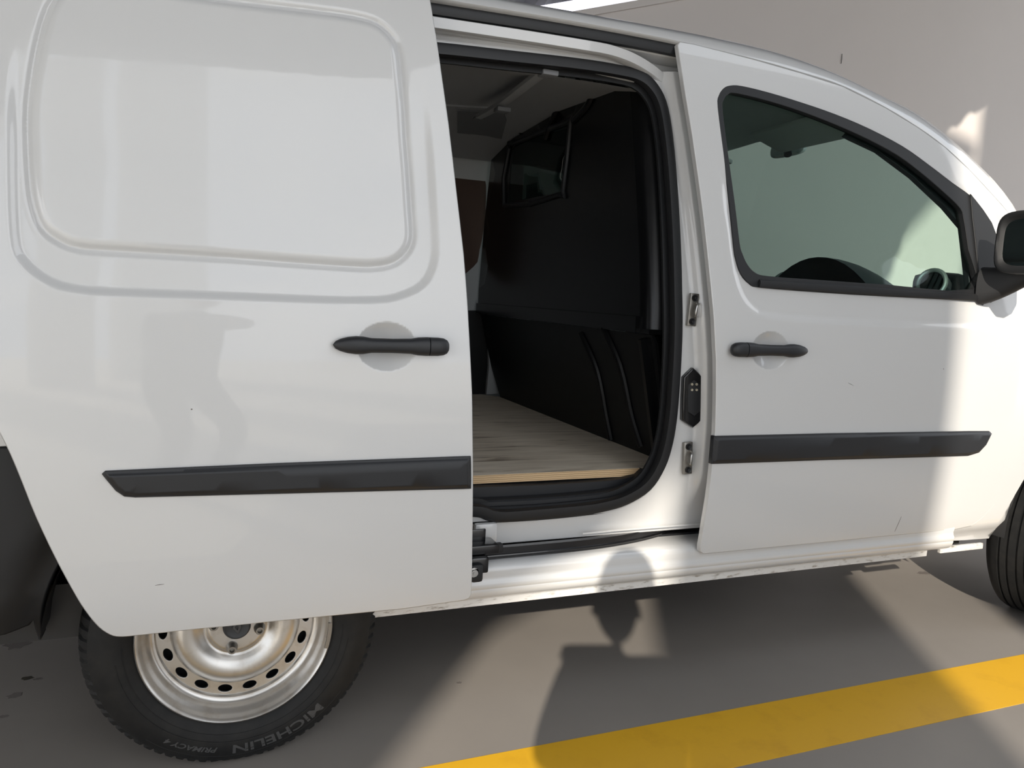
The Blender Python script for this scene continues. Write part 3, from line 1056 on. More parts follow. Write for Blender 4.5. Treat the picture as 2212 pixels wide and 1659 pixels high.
# upright inside the sill below the frame
flat('sill_upright', [(-.02, .41), (1.25, .41), (1.25, .47), (-.02, .47)], 'rubber', van, .21, .01)
tr = crom([(-.0, .088, 0), (.5, .088, 0), (.78, .090, 0), (.92, .098, 0), (1.03, .118, 0), (1.12, .146, 0), (1.22, .185, 0)], 6)
sweep('lower_track', [(p[0], p[1], .438) for p in tr], [(-.006, .0), (-.006, .006), (.012, .006), (.012, -.022), (.010, -.024), (-.010, -.022), (-.013, -.017), (-.0105, -.015), (-.0105, -.011), (.004, -.013), (.004, .0)], 'track', van)
sweep('lower_track_guide', [(p[0], p[1]-.012, .4235) for p in tr], circle(.004, 8), 'track', van)
for x in (.78, .655):
    lathe('bolt', bolt_prof, (x, .088, .4285), 'steel_dull', van, 12)
# pressed edge over the slot
sweep('slot_lip', [aty(p, .09) for p in [(1258, 1153), (1330, 1146), (1420, 1139), (1512, 1132)]], circle(.0025, 8), 'paint', van)
# step in the white upright near the door
box('sill_step', tuple(aty((1048, 1150), .088)), (.06, .02, .05), 'paint', van, .008)

# ---- rear quarter, wheel arch, bumper --------------------------------------------------
arch = [(.37*math.cos(t), .33+.37*math.sin(t)) for t in lin(math.radians(12), math.radians(168), 24)]
q_out = [(-1.02, .78), (-1.0, 1.2), (-.93, 1.72), (.40, 1.735), (.44, .45), (.375, .40)] + arch + [(-.372, .78-.36)]
q_out = [(-1.02, .752), (-1.0, 1.2), (-.93, 1.72), (.35, 1.735), (.40, .45), (.375, .40)] + [(a_, b__) for a_, b__ in arch if b__ < .70 and a_ > 0 or b__ >= .0 and a_ > -.30] + [(-.30, .752)]
skin('rear_quarter', q_out, 'paint', van, 0, .012, step=.06)
ba = [(.385*math.cos(t), .325+.385*math.sin(t)) for t in lin(math.radians(128), math.radians(181), 16)]
bz = aty((40, 1366), .06)[2]


def bump_feat(x, z):
    x = np.atleast_1d(np.asarray(x, float)); z = np.atleast_1d(np.asarray(z, float))
    r = np.hypot(x, z-.325)
    return .028*(1-sst(.385, .455, r)) + .03*sst(.45, .25, z)


b_out = [(-1.05, bz-.01), (-1.05, .745), (-.36, .745)] + ba[3:] + [(-.39, bz+.022), (-.402, bz+.012), (-.44, bz+.004)]
skin('rear_bumper', b_out, 'trim_soft', van, -.004, .03, step=.03, feat=bump_feat, ostep=.02, rim=.005)
# wheel-arch liner
lr = []
for t in lin(math.radians(10), math.radians(176.5), 26):
    r_ = .375
    lr.append([(r_*math.cos(t), y, .325+r_*math.sin(t)) for y in (.03, .05, .2, .36)])
loft('arch_liner', lr, 'rubber', van, closed=False)
bk = [(.375*math.cos(t), .325+.375*math.sin(t)) for t in lin(math.radians(0), math.radians(180), 30)]
flat('arch_back', bk, 'rubber', van, .36, .01)
# underside and far shell so that the interior stays dark
slab_pts = [(-1.0, .14), (2.35, .14), (2.35, 1.75), (-1.0, 1.75)]
o = slab('underbody', slab_pts, .30, .42, 'rubber', van)

# ---- wheels --------------------------------------------------------------------------
def wheel(cx, name, steer=0.0, yc=.15):
    c = (0.0, -.095, .305)
    root = empty(name, (cx, yc, 0), van)
    root.rotation_euler = (0, 0, steer)
    prof = [(.2035, .016), (.206, .002), (.213, -.006), (.222, -.011), (.235, -.016), (.252, -.019), (.268, -.017), (.282, -.011), (.292, -.004), (.2945, -.0035), (.300, .003), (.3085, .013), (.3135, .024), (.316, .036)]
    for k, y in enumerate(lin(.055, .15, 13)):
        pass
    gro = [(.316, .044), (.3165, .0445), (.309, .046), (.309, .052), (.3168, .0535), (.317, .070), (.309, .0715), (.309, .0775), (.317, .079), (.317, .100), (.309, .1015), (.309, .1075), (.317, .109), (.3168, .1265), (.309, .128), (.309, .134), (.3165, .1355)]
    far = [(.3135, .152), (.3085, .163), (.296, .175), (.27, .190), (.24, .188), (.21, .176), (.2035, .16)]
    prof = prof+gro+far
    nsl = 78; per = 6

    def mod(i, q, r, y, a):
        s = i % per
        if s in (0, 1) and (q in (10, 11, 12, 13) ): r -= .0055 if q < 13 else .005
        if s in (3,) and q in (13, 14): r -= .003
        z = c[2]+r*math.sin(a)
        if z < 0.0015: r = (c[2]-.0015)/abs(math.sin(a))
        return r, y
    lathe('tyre', prof, c, 'tyre', root, nsl*per, mod, sharp=30)
    rp_ = [(.2005, .012), (.2068, .004), (.2085, -.001), (.2075, -.005), (.2045, -.0065), (.2015, -.004), (.1985, .002), (.196, .010), (.193, .016), (.1885, .021), (.185, .027), (.1825, .034), (.1795, .0395), (.1745, .042), (.1710, .0425), (.1690, .046), (.1680, .0505)]
    rim_ = lathe('rim', rp_, c, 'steel', root, 128, sharp=50)
    # disc: ring with vent holes, dome and hub face
    out = [(.1682*math.cos(t), .1682*math.sin(t)) for t in [2*math.pi*i/144 for i in range(144)]]
    inn_ = [(.1395*math.cos(t), .1395*math.sin(t)) for t in [2*math.pi*i/120 for i in range(120)]]
    hs = []
    for k in range(18):
        t0 = math.radians(-99+20*k)
        h_ = []
        for i in range(18):
            q = 2*math.pi*i/18; u, v_ = .0165*math.cos(q), .0100*math.sin(q)
            rr_ = .1535+v_
            h_.append((rr_*math.cos(t0)-u*math.sin(t0), rr_*math.sin(t0)+u*math.cos(t0)))
        hs.append(h_)
    ringd = skin('disc_ring', [(c[0]+x, c[2]+z) for x, z in out], 'steel', root, 0, .004, holes=[[(c[0]+x, c[2]+z) for x, z in h_] for h_ in [inn_]+hs], step=.012,
                 base=lambda x, z: np.full_like(np.asarray(x, float), c[1]+.0505), rim=.0012, ostep=.02)
    dp = [(.1400, .0505), (.1385, .0480), (.1355, .0425), (.130, .0365), (.122, .0325), (.112, .0300), (.100, .0305), (.090, .0335), (.081, .0390), (.074, .0450), (.069, .0480), (.0655, .0478), (.063, .0445), (.060, .0420), (.055, .0418), (.030, .0418), (.0, .0418)]
    lathe('disc', dp, c, 'steel', root, 96, sharp=60)
    lathe('brake_drum', [(.0, .075), (.135, .075), (.15, .08), (.19, .09)], c, 'rubber', root, 48)
    # centre cap with the diamond badge
    cap = lathe('centre_cap', [(.0305, .043), (.0300, .036), (.0285, .0335), (.026, .0325), (.0245, .0335), (.0, .0335)], c, 'cap', root, 48)
    dia = [(0, .0165), (.0095, 0), (0, -.0165), (-.0095, 0)]
    dih = [(0, .0080), (.0043, 0), (0, -.0080), (-.0043, 0)]
    ro = math.radians(8)
    R2 = lambda p: (c[0]+p[0]*math.cos(ro)-p[1]*math.sin(ro), c[2]+p[0]*math.sin(ro)+p[1]*math.cos(ro))
    flat('diamond_badge', [R2(p) for p in dia], 'tyre_letter', root, c[1]+.0305, .004, holes=[[R2(p) for p in dih]], rim=.0008)
    for k in range(4):
        t = math.radians(-12-90*k)
        bc = (c[0]+.050*math.cos(t), c[1], c[2]+.050*math.sin(t))
        bo = lathe('wheel_bolt', [(.0130, .0425), (.0125, .034), (.0100, .030), (.0095, .0215), (.0085, .020), (.0055, .020), (.0048, .0215), (.0045, .030), (0, .030)], bc, 'steel_dull', root, 18)
    return root, c


def arc_band(name, c, r0, r1, a0, a1, y_of, th, material, parent, n=24, slant=0.0):
    v = []; f = []
    for i in range(n):
        t = i/(n-1)
        for k, r in enumerate((r0, r1)):
            a_ = math.radians(a0+(a1-a0)*t + (slant*(1 if k else 0)))
            v.append((c[0]+r*math.cos(a_), c[1]+y_of(r)-th, c[2]+r*math.sin(a_)))
            v.append((c[0]+r*math.cos(a_), c[1]+y_of(r)+.002, c[2]+r*math.sin(a_)))
    for i in range(n-1):
        a_ = i*4; b__ = a_+4
        f += [(a_, a_+2, b__+2, b__), (a_+1, b__+1, b__+3, a_+3), (a_, b__, b__+1, a_+1), (a_+2, a_+3, b__+3, b__+2)]
    f += [(0, 1, 3, 2), (4*n-4, 4*n-2, 4*n-1, 4*n-3)]
    o = mesh_obj(name, v, f, material, parent, True, 30); fixn(o); return o


SW = [(.2035, .016), (.206, .002), (.213, -.006), (.222, -.011), (.235, -.016), (.252, -.019), (.268, -.017), (.282, -.011), (.292, -.004)]
def sw_y(r): return float(np.interp(r, [p[0] for p in SW], [p[1] for p in SW]))


def tyre_text(txt, c, r0, size, a0, a1, material, parent, name, shear=0.0, th=.0011):
    cu = bpy.data.curves.new('t', 'FONT'); cu.body = txt; cu.size = size; cu.extrude = .0; cu.shear = shear; cu.offset = size*.022
    cu.resolution_u = 3
    ob = bpy.data.objects.new('t', cu); COL.objects.link(ob)
    dg = bpy.context.evaluated_depsgraph_get(); me = ob.evaluated_get(dg).to_mesh()
    V = np.array([tuple(v.co) for v in me.vertices]); F = [tuple(p.vertices) for p in me.polygons]
    ob.evaluated_get(dg).to_mesh_clear(); bpy.data.objects.remove(ob); bpy.data.curves.remove(cu)
    V[:, 0] -= V[:, 0].min(); V[:, 0] /= V[:, 0].max()
    V[:, 1] -= V[:, 1].min(); hh = V[:, 1].max()
    V[:, 1] *= size/hh
    front = []; backv = []
    for x, y, _ in V:
        a_ = math.radians(a0+(a1-a0)*x); r = r0+y
        front.append((c[0]+r*math.cos(a_), c[1]+sw_y(r)-th, c[2]+r*math.sin(a_)))
        backv.append((c[0]+r*math.cos(a_), c[1]+sw_y(r)+.001, c[2]+r*math.sin(a_)))
    n = len(V); from collections import Counter
    cnt = Counter()
    for f in F:
        for i in range(len(f)): cnt[(f[i], f[(i+1) % len(f)])] += 1
    faces = list(F)
    for (a_, b__), k in cnt.items():
        if (b__, a_) not in cnt: faces.append((a_, b__, n+b__, n+a_))
    o = mesh_obj(name, front+backv, faces, material, parent, False)
    return o


rw, rc = wheel(0.0, 'rear_wheel')


def wang(p):
    q = aty(p, .04); return math.degrees(math.atan2(q[2]-.305, q[0])), math.hypot(q[2]-.305, q[0])


a0 = wang((700, 1528))[0]; a1 = wang((503, 1610))[0]
arc_band('tyre_band', rc, .245, .2815, wang((728, 1470))[0], wang((350, 1585))[0], sw_y, .0004, 'tyre_band', rw, 40, -4)
tyre_text('MICHELIN', rc, .2515, .023, a0, a1, 'tyre_letter', rw, 'tyre_lettering', 0.0, .0013)
tyre_text('PRIMACY 4', rc, .2555, .0125, wang((470, 1613))[0], wang((360, 1592))[0], 'tyre_letter', rw, 'tyre_lettering', .25, .0009)
arc_band('tyre_rib', rc, .2435, .2450, -8, -172, sw_y, .0014, 'tyre', rw, 40)
arc_band('tyre_rib', rc, .2285, .2295, 0, -180, sw_y, .0012, 'tyre', rw, 40)
# balance weight clipped on the rim
a0 = wang((706, 1350))[0]; a1 = wang((694, 1402))[0]
v = []
arc_band('balance_weight', rc, .1975, .2055, a0, a1, lambda r: -.004, .004, 'steel_dull', rw, 8)
fw, fc = wheel(2.85, 'front_wheel', math.radians(14), .17)

# ---- front fender ----------------------------------------------------------------------
fe_seam = [(x+.005, z-.004) for x, z in fd_bot[5:]]
far_ = [(2.87+.40*math.cos(t), .33+.40*math.sin(t)) for t in lin(math.radians(10), math.radians(165), 26)]
fe_seam[0] = (fe_seam[0][0], fe_seam[0][1]-.001)
arch_b = XZ([(2212, 1062), (2190, 1108), (2170, 1150), (2163, 1160)], .0)
f_out = fe_seam + [(2.463, .84), (2.478, .98), (2.483, 1.10), (2.60, 1.09), (3.05, .98), (3.30, .90), (3.36, .60), (3.24, .40)] + far_ + arch_b[2:] + XZ([(2150, 1167), (2100, 1171), (2048, 1173)])


def fe_feat(x, z):
    x = np.atleast_1d(np.asarray(x, float)); z = np.atleast_1d(np.asarray(z, float))
    return .02*sst(.40, .33, z) + .02*(1-sst(.40, .425, np.hypot(x-2.87, z-.33)))


skin('front_fender', f_out, 'paint', van, .003, .012, step=.03, feat=fe_feat, ostep=.02)
lr = []
for t in lin(math.radians(0), math.radians(180), 26):
    lr.append([(2.87+.41*math.cos(t), y, .335+.41*math.sin(t)) for y in (.06, .10, .2, .36)])
loft('arch_liner', lr, 'rubber', van, closed=False)
flat('arch_back', [(2.87+.41*math.cos(t), .335+.41*math.sin(t)) for t in lin(math.radians(0), math.radians(180), 30)], 'rubber', van, .36, .01)
# bonnet
bn = []
for t in lin(0, 1, 10):
    row = []
    for s in lin(0, 1, 11):
        u = 2*s-1
        row.append((2.63+.20*(1-u*u)+(.72-.10*(1-u*u)*0)*t, .06+1.71*s, 1.10-.16*t**1.6+.03*(1-u*u)*(1-.3*t)))
    bn.append(row)
loft('bonnet', bn, 'paint', van, closed=False)
loft('nose', [[(3.35, .06+1.71*s, .94) for s in lin(0, 1, 5)], [(3.44, .12+1.59*s, .72) for s in lin(0, 1, 5)], [(3.42, .12+1.59*s, .25) for s in lin(0, 1, 5)]], 'paint', van, closed=False)

# ---- far side of the van, rear doors ------------------------------------------------------
fs = [(-1.0, .34), (2.35, .34), (2.42, .62), (2.62, .75), (3.3, .85), (2.62, 1.09), (2.35, 1.42), (2.0, 1.66), (1.5, 1.76), (-.95, 1.74)]
fwin = [(1.25, 1.14), (2.35, 1.14), (2.25, 1.30), (2.0, 1.52), (1.7, 1.64), (1.25, 1.68)]
skin('far_side', fs, 'paint', van, 0, .02, holes=[fwin], step=.08, base=lambda x, z: 1.81-yb(x, z))
flat('far_window', fwin, 'glass', van, 1.765, .004)
o = mesh_obj('rear_doors', [(-1.0, .05, .40), (-1.0, 1.78, .40), (-.93, 1.66, 1.76), (-.93, .17, 1.76), (-1.03, .05, .40), (-1.03, 1.78, .40), (-.96, 1.66, 1.76), (-.96, .17, 1.76)],
             [(0, 1, 2, 3), (7, 6, 5, 4), (0, 4, 5, 1), (1, 5, 6, 2), (2, 6, 7, 3), (3, 7, 4, 0)], 'paint', van, False)

# ---- load bay ------------------------------------------------------------------------
slab('load_floor', [(-.93, .19), (1.25, .19), (1.25, 1.72), (-.93, 1.72)], .50, .585, 'black_board', van)
ply = slab('plywood_sheet', [(-.60, .168), (1.128, .168), (1.196, .30), (1.202, 1.60), (1.13, 1.70), (-.60, 1.70)], .588, .610, ('plywood', 'ply_edge'), None)
for p in ply.data.polygons: p.material_index = 0 if abs(p.normal.z) > .5 else 1
tag(ply, 'worn plywood sheet lying on the van load floor', 'plywood sheet')

# roof lining inside the bay
extr = [[(x, .26, 1.655+rsh(x)[1]*.5), (x, .5, 1.715), (x, .9, 1.735), (x, 1.35, 1.715), (x, 1.62, 1.66)] for x in lin(-.95, 1.24, 8)]
loft('inner_roof', extr, 'inner_paint', van, closed=False)
# roof bow with its torn flange
bow = [atz(p, 1.665) for p in [(1188, 160), (1150, 188), (1110, 218), (1075, 243), (1040, 262)]]
bx = float(np.mean([p[0] for p in bow]))
sweep('roof_bow', [(p[0], p[1], p[2]+.012) for p in crom(bow, 3)], [(-.022, -.004), (-.022, .008), (-.008, .012), (.02, .012), (.02, .006), (-.002, -.006)], 'inner_paint', van)
for p in [(1184, 160), (1085, 238)]:
    q = atz(p, 1.66)
    box('roof_bow_foot', tuple(q), (.045, .04, .014), 'liner', van, .004)

# far wall of the bay with its lining panels
flat('bay_side_wall', [(-.95, .58), (1.30, .58), (1.30, 1.72), (-.95, 1.72)], 'inner_paint', van, 1.715, .01)


def wall_panel(name, pxs, material, y=1.70, thick=.012, rim=.004, cur=0):
    pts = [(aty(p, y)[0], aty(p, y)[2]) for p in pxs]
    if cur: pts = [tuple(q) for q in crom(pts, cur, True)]
    return flat(name, pts, material, van, y, thick, rim=rim)


def on_roof(p, d=.006):
    z = 1.72
    for _ in range(12): z = float(np.interp(atz(p, z)[1], [.26, .5, .9, 1.35, 1.62], [1.655, 1.715, 1.735, 1.715, 1.66]))-d
    return atz(p, z)


def roof_piece(name, pxs, material, parent, d=.006):
    lo = [on_roof(p, d) for p in pxs]; n = len(lo); c_ = np.mean(lo, 0)
    v = [tuple(q) for q in lo]+[(q[0], q[1], q[2]+.008) for q in lo]+[tuple(c_), (c_[0], c_[1], c_[2]+.008)]
    f = [(i, (i+1) % n, 2*n) for i in range(n)]+[(n+i, n+(i+1) % n, 2*n+1) for i in range(n)]+[(i, (i+1) % n, n+(i+1) % n, n+i) for i in range(n)]
    o = mesh_obj(name, v, f, material, parent, True, 30); fixn(o); return o


rlp = roof_piece('roof_lining', [(988, 240), (1088, 244), (1094, 262), (1082, 306), (1072, 312), (996, 303), (988, 296)], 'liner', van)
roof_piece('lining_plug', [(1034+13*math.cos(2*math.pi*k/16), 262+11*math.sin(2*math.pi*k/16)) for k in range(16)], 'liner', rlp, .009)
roof_piece('roof_seam', [(940, 228), (1085, 236), (1088, 240), (940, 232)], 'inner_paint', van, .006)
wall_panel('side_lining', [(950, 345), (1020, 335), (1042, 352), (1049, 400), (1046, 480), (1035, 540), (1022, 575), (950, 600)], 'hardboard', 1.695, cur=3)
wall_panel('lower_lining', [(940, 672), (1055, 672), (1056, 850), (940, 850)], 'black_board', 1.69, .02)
# white upright between lining and bulkhead
wall_panel('bay_upright', [(1058, 700), (1064, 690), (1072, 760), (1081, 800), (1078, 850), (1052, 852), (1058, 790)], 'inner_paint', 1.665, .02)

# bulkhead: black sheet with window, stiffening ribs and a lower panel
def yz_panel(name, pts, x, thick, material, holes=(), rim=.003, bulge=None, step=.08):
    """panel in the plane X = x, facing the load bay (-X); pts are (y, z)"""
    out = resample(pts, .06); hs = [resample(h, .06) for h in holes]
    vo, tri, loops = triangulate(out, hs, step)
    f_ = (lambda y, z: 0.0) if bulge is None else bulge
    verts = [(x+f_(a_, b__), a_, b__) for a_, b__ in vo]; n = len(vo)
    verts += [(x+thick+f_(a_, b__), a_, b__) for a_, b__ in vo]
    faces = [tuple(t[::-1]) for t in tri]+[tuple(n+i for i in t) for t in tri]
    for L in loops:
        for i in range(len(L)):
            j = (i+1) % len(L); faces.append((L[i], L[j], n+L[j], n+L[i]))
    o = mesh_obj(name, verts, faces, material, van, True, 30); fixn(o); return o


BX = 1.215


def bxp(pxs, x=BX): return [(atx(p, x)[1], atx(p, x)[2]) for p in pxs]


BU = 1.10            # the upper half stands further back into the bay
bw = bxp([(1106, 322), (1116, 312), (1222, 270), (1228, 276), (1214, 408), (1206, 416), (1096, 438)], BU)
tum = lambda z: float(yb(0, z)-yb(0, 1.0))
bulk_out = [(.262+tum(z), z) for z in (1.00, 1.1, 1.2, 1.3, 1.4, 1.5, 1.6, 1.70)] + [(.5, 1.745), (.9, 1.76), (1.42, 1.74), (1.60, 1.68), (1.66, 1.40), (1.70, 1.1), (1.70, 1.00)]
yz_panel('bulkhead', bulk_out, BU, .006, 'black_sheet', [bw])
yz_panel('bulkhead_window', bw, BU+.002, .004, 'glass_dark')
cw = np.mean(np.array(bw), 0)
fr = [(BU-.003, cw[0]+(y-cw[0])*1.08, cw[1]+(z-cw[1])*1.07) for y, z in bw]
sweep('bulkhead_window_seal', [tuple(q) for q in crom(fr, 2, True)], circle(.010, 8), 'rubber', van, up=(1, 0, 0), closed=True)
for pxs in ([(1290, 178), (1282, 205), (1268, 232), (1240, 262)], [(1250, 175), (1215, 220), (1195, 260), (1180, 300)], [(1215, 165), (1175, 200), (1150, 240), (1125, 285)]):
    sweep('bulkhead_rib', crom([(BU-.002, *p) for p in bxp(pxs, BU)], 4), circle(.012, 8), 'black_sheet', van, up=(1, 0, 0))
# the sheet bends round to the B-pillar along its near edge
fold = []
for z in lin(1.0, 1.70, 13):
    t_ = tum(z)
    fold.append([(x, y+t_, z) for x, y in ((BU, .264), (BU+.003, .248), (BU+.011, .232), (BU+.024, .218), (BU+.042, .208), (BU+.065, .203), (BU+.105, .200))])
loft('bulkhead_fold', fold, 'black_sheet', van, closed=False)
slab('bulkhead_shelf', [(BU, .21), (BX, .21), (BX, 1.70), (BU, 1.70)], .986, 1.0, 'black_sheet', van)
sweep('bulkhead_rail', [(BU-.004, .26, 1.012), (BU-.004, 1.68, 1.012)], [(-.012, -.022), (.012, -.022), (.012, .022), (-.012, .022)], 'black_sheet', van)
LOWX = lambda z: BX-.02-.085*(z-.6)/.39
yz_panel('bulkhead_lower', [(.205, .605), (.20, .96), (.215, .984), (1.69, .984), (1.66, .75), (1.60, .605)], BX-.02, .010, 'black_board', bulge=lambda y, z: LOWX(z)-(BX-.02))


def bxl(pxs):
    o_ = []
    for p in pxs:
        x = BX
        for _ in range(6): x = LOWX(atx(p, x)[2])
        o_.append(tuple(atx(p, x-.003)))
    return o_


for pxs in ([(1255, 720), (1290, 800), (1310, 900), (1320, 950)], [(1300, 700), (1340, 790), (1365, 900), (1385, 965)]):
    sweep('bulkhead_rib', crom(bxl(pxs), 4), circle(.010, 8), 'black_board', van, up=(1, 0, 0))
fold2 = [(LOWX(z)-.004, .225, z) for z in (.64, .75, .88, .975)]
sweep('bulkhead_edge', crom(fold2, 4), [(-.006, -.03), (.01, -.03), (.022, -.012), (.022, .015), (.01, .028), (-.006, .028)], 'black_sheet', van, up=(1, 0, 0))
# inside of the near body side (behind the open door)
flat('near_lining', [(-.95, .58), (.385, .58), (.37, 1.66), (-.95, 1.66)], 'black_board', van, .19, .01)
skin('pillar_lining', [(1.15, .56), (1.24, .56), (1.24, 1.70), (1.16, 1.66), (1.17, 1.40), (1.16, 1.1)], 'trim_soft', van, .17, .01, step=.08)

# ---- cab ---------------------------------------------------------------------------------
hl = [[(x, .27, interp(silB, x)-.06), (x, .5, interp(silB, x)-.025), (x, .9, interp(silB, x)-.01), (x, 1.35, interp(silB, x)-.025), (x, 1.57, interp(silB, x)-.06)] for x in lin(1.22, 1.96, 7)]
loft('headliner', hl, 'headliner', van, closed=False)
for y0 in (.40, 1.05):
    box('sun_visor', (1.90, y0+.19, interp(silB, 1.9)-.055), (.16, .36, .018), 'headliner', van, .008, Matrix.Rotation(.30, 3, 'Y'))
sweep('far_pillar', [(x, 1.83-(float(yb(x, interp(railA, x)))+.06), interp(railA, x)+.0) for x in np.arange(1.9, 2.66, .07)], circle(.035, 8), 'headliner', van)
sweep('near_pillar', [(x, float(yb(x, interp(railA, x)))+.07, interp(railA, x)-.0) for x in np.arange(1.6, 2.66, .07)], circle(.03, 8), 'headliner', van)
# rear-view mirror housing under the windscreen top
rm = aty((1705, 322), .92)
rvm = loft('interior_mirror', [[(rm[0]+dx, rm[1]+hy*math.copysign(abs(math.cos(q))**.6, math.cos(q)), rm[2]+hz_*math.copysign(abs(math.sin(q))**.6, math.sin(q))) for q in [2*math.pi*k/24 for k in range(24)]]
                               for dx, hy, hz_ in [(-.02, .09, .026), (-.012, .098, .032), (.01, .09, .028), (.03, .05, .018)]], 'headliner', van)
q = aty((1700, 300), .92)
tmp = atx((1690, 325), rm[0]-.03)
box('mirror_bracket', (rm[0]+.01, rm[1], rm[2]+.06), (.05, .16, .10), 'headliner', van, .02)
ov = [(rm[0]-.024, rm[1]-.01+.035*math.cos(q_), rm[2]+.012*math.sin(q_)+.02*math.cos(q_)) for q_ in [2*math.pi*k/20 for k in range(20)]]
sweep('mirror_stalk', [(rm[0]-.03, rm[1]-.03, rm[2]-.03), (rm[0]-.01, rm[1]+.01, rm[2]+.03), (rm[0]+.03, rm[1]+.01, rm[2]+.09)], circle(.016, 10), 'dash_dark', van)
# dashboard
def dash_row(x, z): return [(x, y, z) for y in lin(.10, 1.73, 9)]


loft('dashboard', [dash_row(2.12, .62), dash_row(2.06, .86), dash_row(2.08, 1.00), dash_row(2.14, 1.045), dash_row(2.30, 1.062), dash_row(2.55, 1.075), dash_row(2.80, 1.085)], 'dash', van, closed=False, sharp=60)
# instrument hood
ih = aty((1815, 556), .46)
hood = []
for t in lin(0, 1, 8):
    x = ih[0]-.10+.36*t
    w_ = .34*(1-.25*t**2); h_ = (ih[2]-1.045)*(1-.85*t**2.2)
    hood.append([(x, ih[1]+w_*u, 1.04+h_*(1-abs(u)**2.1)) for u in lin(-1, 1, 17)])
loft('instrument_hood', hood, 'dash', van, closed=False)
# round vents with silver rings near the side window
def vent(px, y, r, ax):
    q = aty(px, y); cvec = Vector(ax).normalized(); rot = Vector((0, 0, 1)).rotation_difference(cvec).to_matrix()
    pts = []
    for k in range(25):
        a_ = 2*math.pi*k/25; w_ = rot @ Vector((r*math.cos(a_), r*math.sin(a_), 0)); pts.append((q[0]+w_.x, q[1]+w_.y, q[2]+w_.z))
    vr = sweep('air_vent', pts, circle(.0075, 8), 'silver', van, up=tuple(cvec), closed=True)
    pp = [rot @ Vector((r*math.cos(2*math.pi*k/25), r*math.sin(2*math.pi*k/25), -.015)) for k in range(25)]
    v = [(q[0]+w_.x, q[1]+w_.y, q[2]+w_.z) for w_ in pp]
    p2 = [(a_[0]+cvec.x*-.03, a_[1]+cvec.y*-.03, a_[2]+cvec.z*-.03) for a_ in v]
    o = mesh_obj('vent_barrel', v+p2, [tuple(range(25)), tuple(range(25, 50))[::-1]]+[(i, (i+1) % 25, 25+(i+1) % 25, 25+i) for i in range(25)], 'dash_dark', vr, False); fixn(o)
    for s in (-.4, 0, .4):
        w_ = rot @ Vector((0, 0, -.004)); L_ = rot @ Vector((r*.85, 0, 0)); U_ = rot @ Vector((0, s*r, 0))
        sweep('vent_slat', [Vector(q)+w_+U_-L_, Vector(q)+w_+U_+L_], [(-.006, -.0015), (.006, -.0015), (.006, .0015), (-.006, .0015)], 'dash_dark', vr, up=tuple(cvec))


vent((2012, 612), .20, .045, (-1, -.25, .25))
vent((1690, 612), .95, .05, (-1, -.2, .5))
box('vent_pod', tuple(aty((2030, 622), .24)), (.12, .14, .10), 'dash', van, .03)
# cab floor, firewall, seats
slab('cab_floor', [(1.24, .14), (2.6, .14), (2.6, 1.7), (1.24, 1.7)], .44, .50, 'dash_dark', van)
box('firewall', (2.70, .915, .78), (.05, 1.55, .60), 'dash_dark', van, .01)
for y0 in (.48, 1.33):
    s_ = empty('seat', (0, 0, 0), van)
    box('seat_cushion', (1.62, y0, .72), (.46, .48, .16), 'seat', s_, .05, seg=3)
    box('seat_back', (1.36, y0, 1.02), (.14, .46, .56), 'seat', s_, .05, Matrix.Rotation(-.12, 3, 'Y'), seg=3)
    box('headrest', (1.31, y0, 1.40), (.09, .26, .18), 'seat', s_, .04, seg=3)
# steering wheel low behind the window line
swp = [(1.86+.05*math.sin(t), .48+.18*math.cos(t), .90+.16*math.sin(t)) for t in [2*math.pi*k/32 for k in range(32)]]
stw = sweep('steering_wheel', swp, circle(.014, 8), 'dash_dark', van, up=(1, 0, -.3), closed=True)
box('steering_hub', (1.87, .48, .90), (.05, .15, .12), 'dash_dark', stw, .02)

# ================================================================== THE PHOTOGRAPHER
def skinned(name, joints, bones, material, parent=None, root=0, levels=2):
    me = bpy.data.meshes.new(name)
    me.from_pydata([j[0] for j in joints], bones, [])
    o = bpy.data.objects.new(name, me); link(o, parent)
    o.modifiers.new('skin', 'SKIN')
    me.skin_vertices.new() if not me.skin_vertices else None
    for i, j in enumerate(joints):
        sv = me.skin_vertices[0].data[i]; r = j[1]
        sv.radius = r if isinstance(r, tuple) else (r, r); sv.use_root = (i == root)
    sub = o.modifiers.new('sub', 'SUBSURF'); sub.levels = levels; sub.render_levels = levels
    me.materials.append(MAT[material])
    dg = bpy.context.evaluated_depsgraph_get(); ev = o.evaluated_get(dg)
    nm = bpy.data.meshes.new_from_object(ev); o.modifiers.clear(); o.data = nm
    nm.polygons.foreach_set('use_smooth', [True]*len(nm.polygons))
    if not nm.materials: nm.materials.append(MAT[material])
    return o


G0 = -1.86
J = lambda a_, g, h: ag(a_, g, h)
# phone hand positions: just behind and beside the camera
ph = CAM-FW*.035
body_j = [(J(.84, G0-.10, .74), .13),            # 0 pelvis
          (J(.84, G0-.06, .90), .13), (J(.84, G0, 1.05), .125), (J(.845, G0+.03, 1.15), .07), (J(.85, G0+.06, 1.21), .05),  # 4 neck
          (J(.70, G0+.0, 1.115), .062), (J(.675, G0+.02, .94), .05), (J(.69, G0+.16, .99), .038), (J(.715, G0+.25, 1.03), .028),   # left arm 5-8
          (J(.98, G0+.0, 1.14), .062), (J(1.06, G0+.06, 1.10), .052), (J(.98, G0+.20, 1.10), .04), (J(.86, G0+.28, 1.06), .028),     # right arm 9-12
          (J(.76, G0-.10, .68), .095), (J(.72, G0+.16, .42), .065), (J(.72, G0-.02, .08), .045), (J(.72, G0+.12, .035), .035),   # left leg 13-16
          (J(.93, G0-.10, .68), .095), (J(.98, G0+.14, .42), .065), (J(.98, G0-.04, .08), .045), (J(.99, G0+.10, .035), .035)]   # right leg
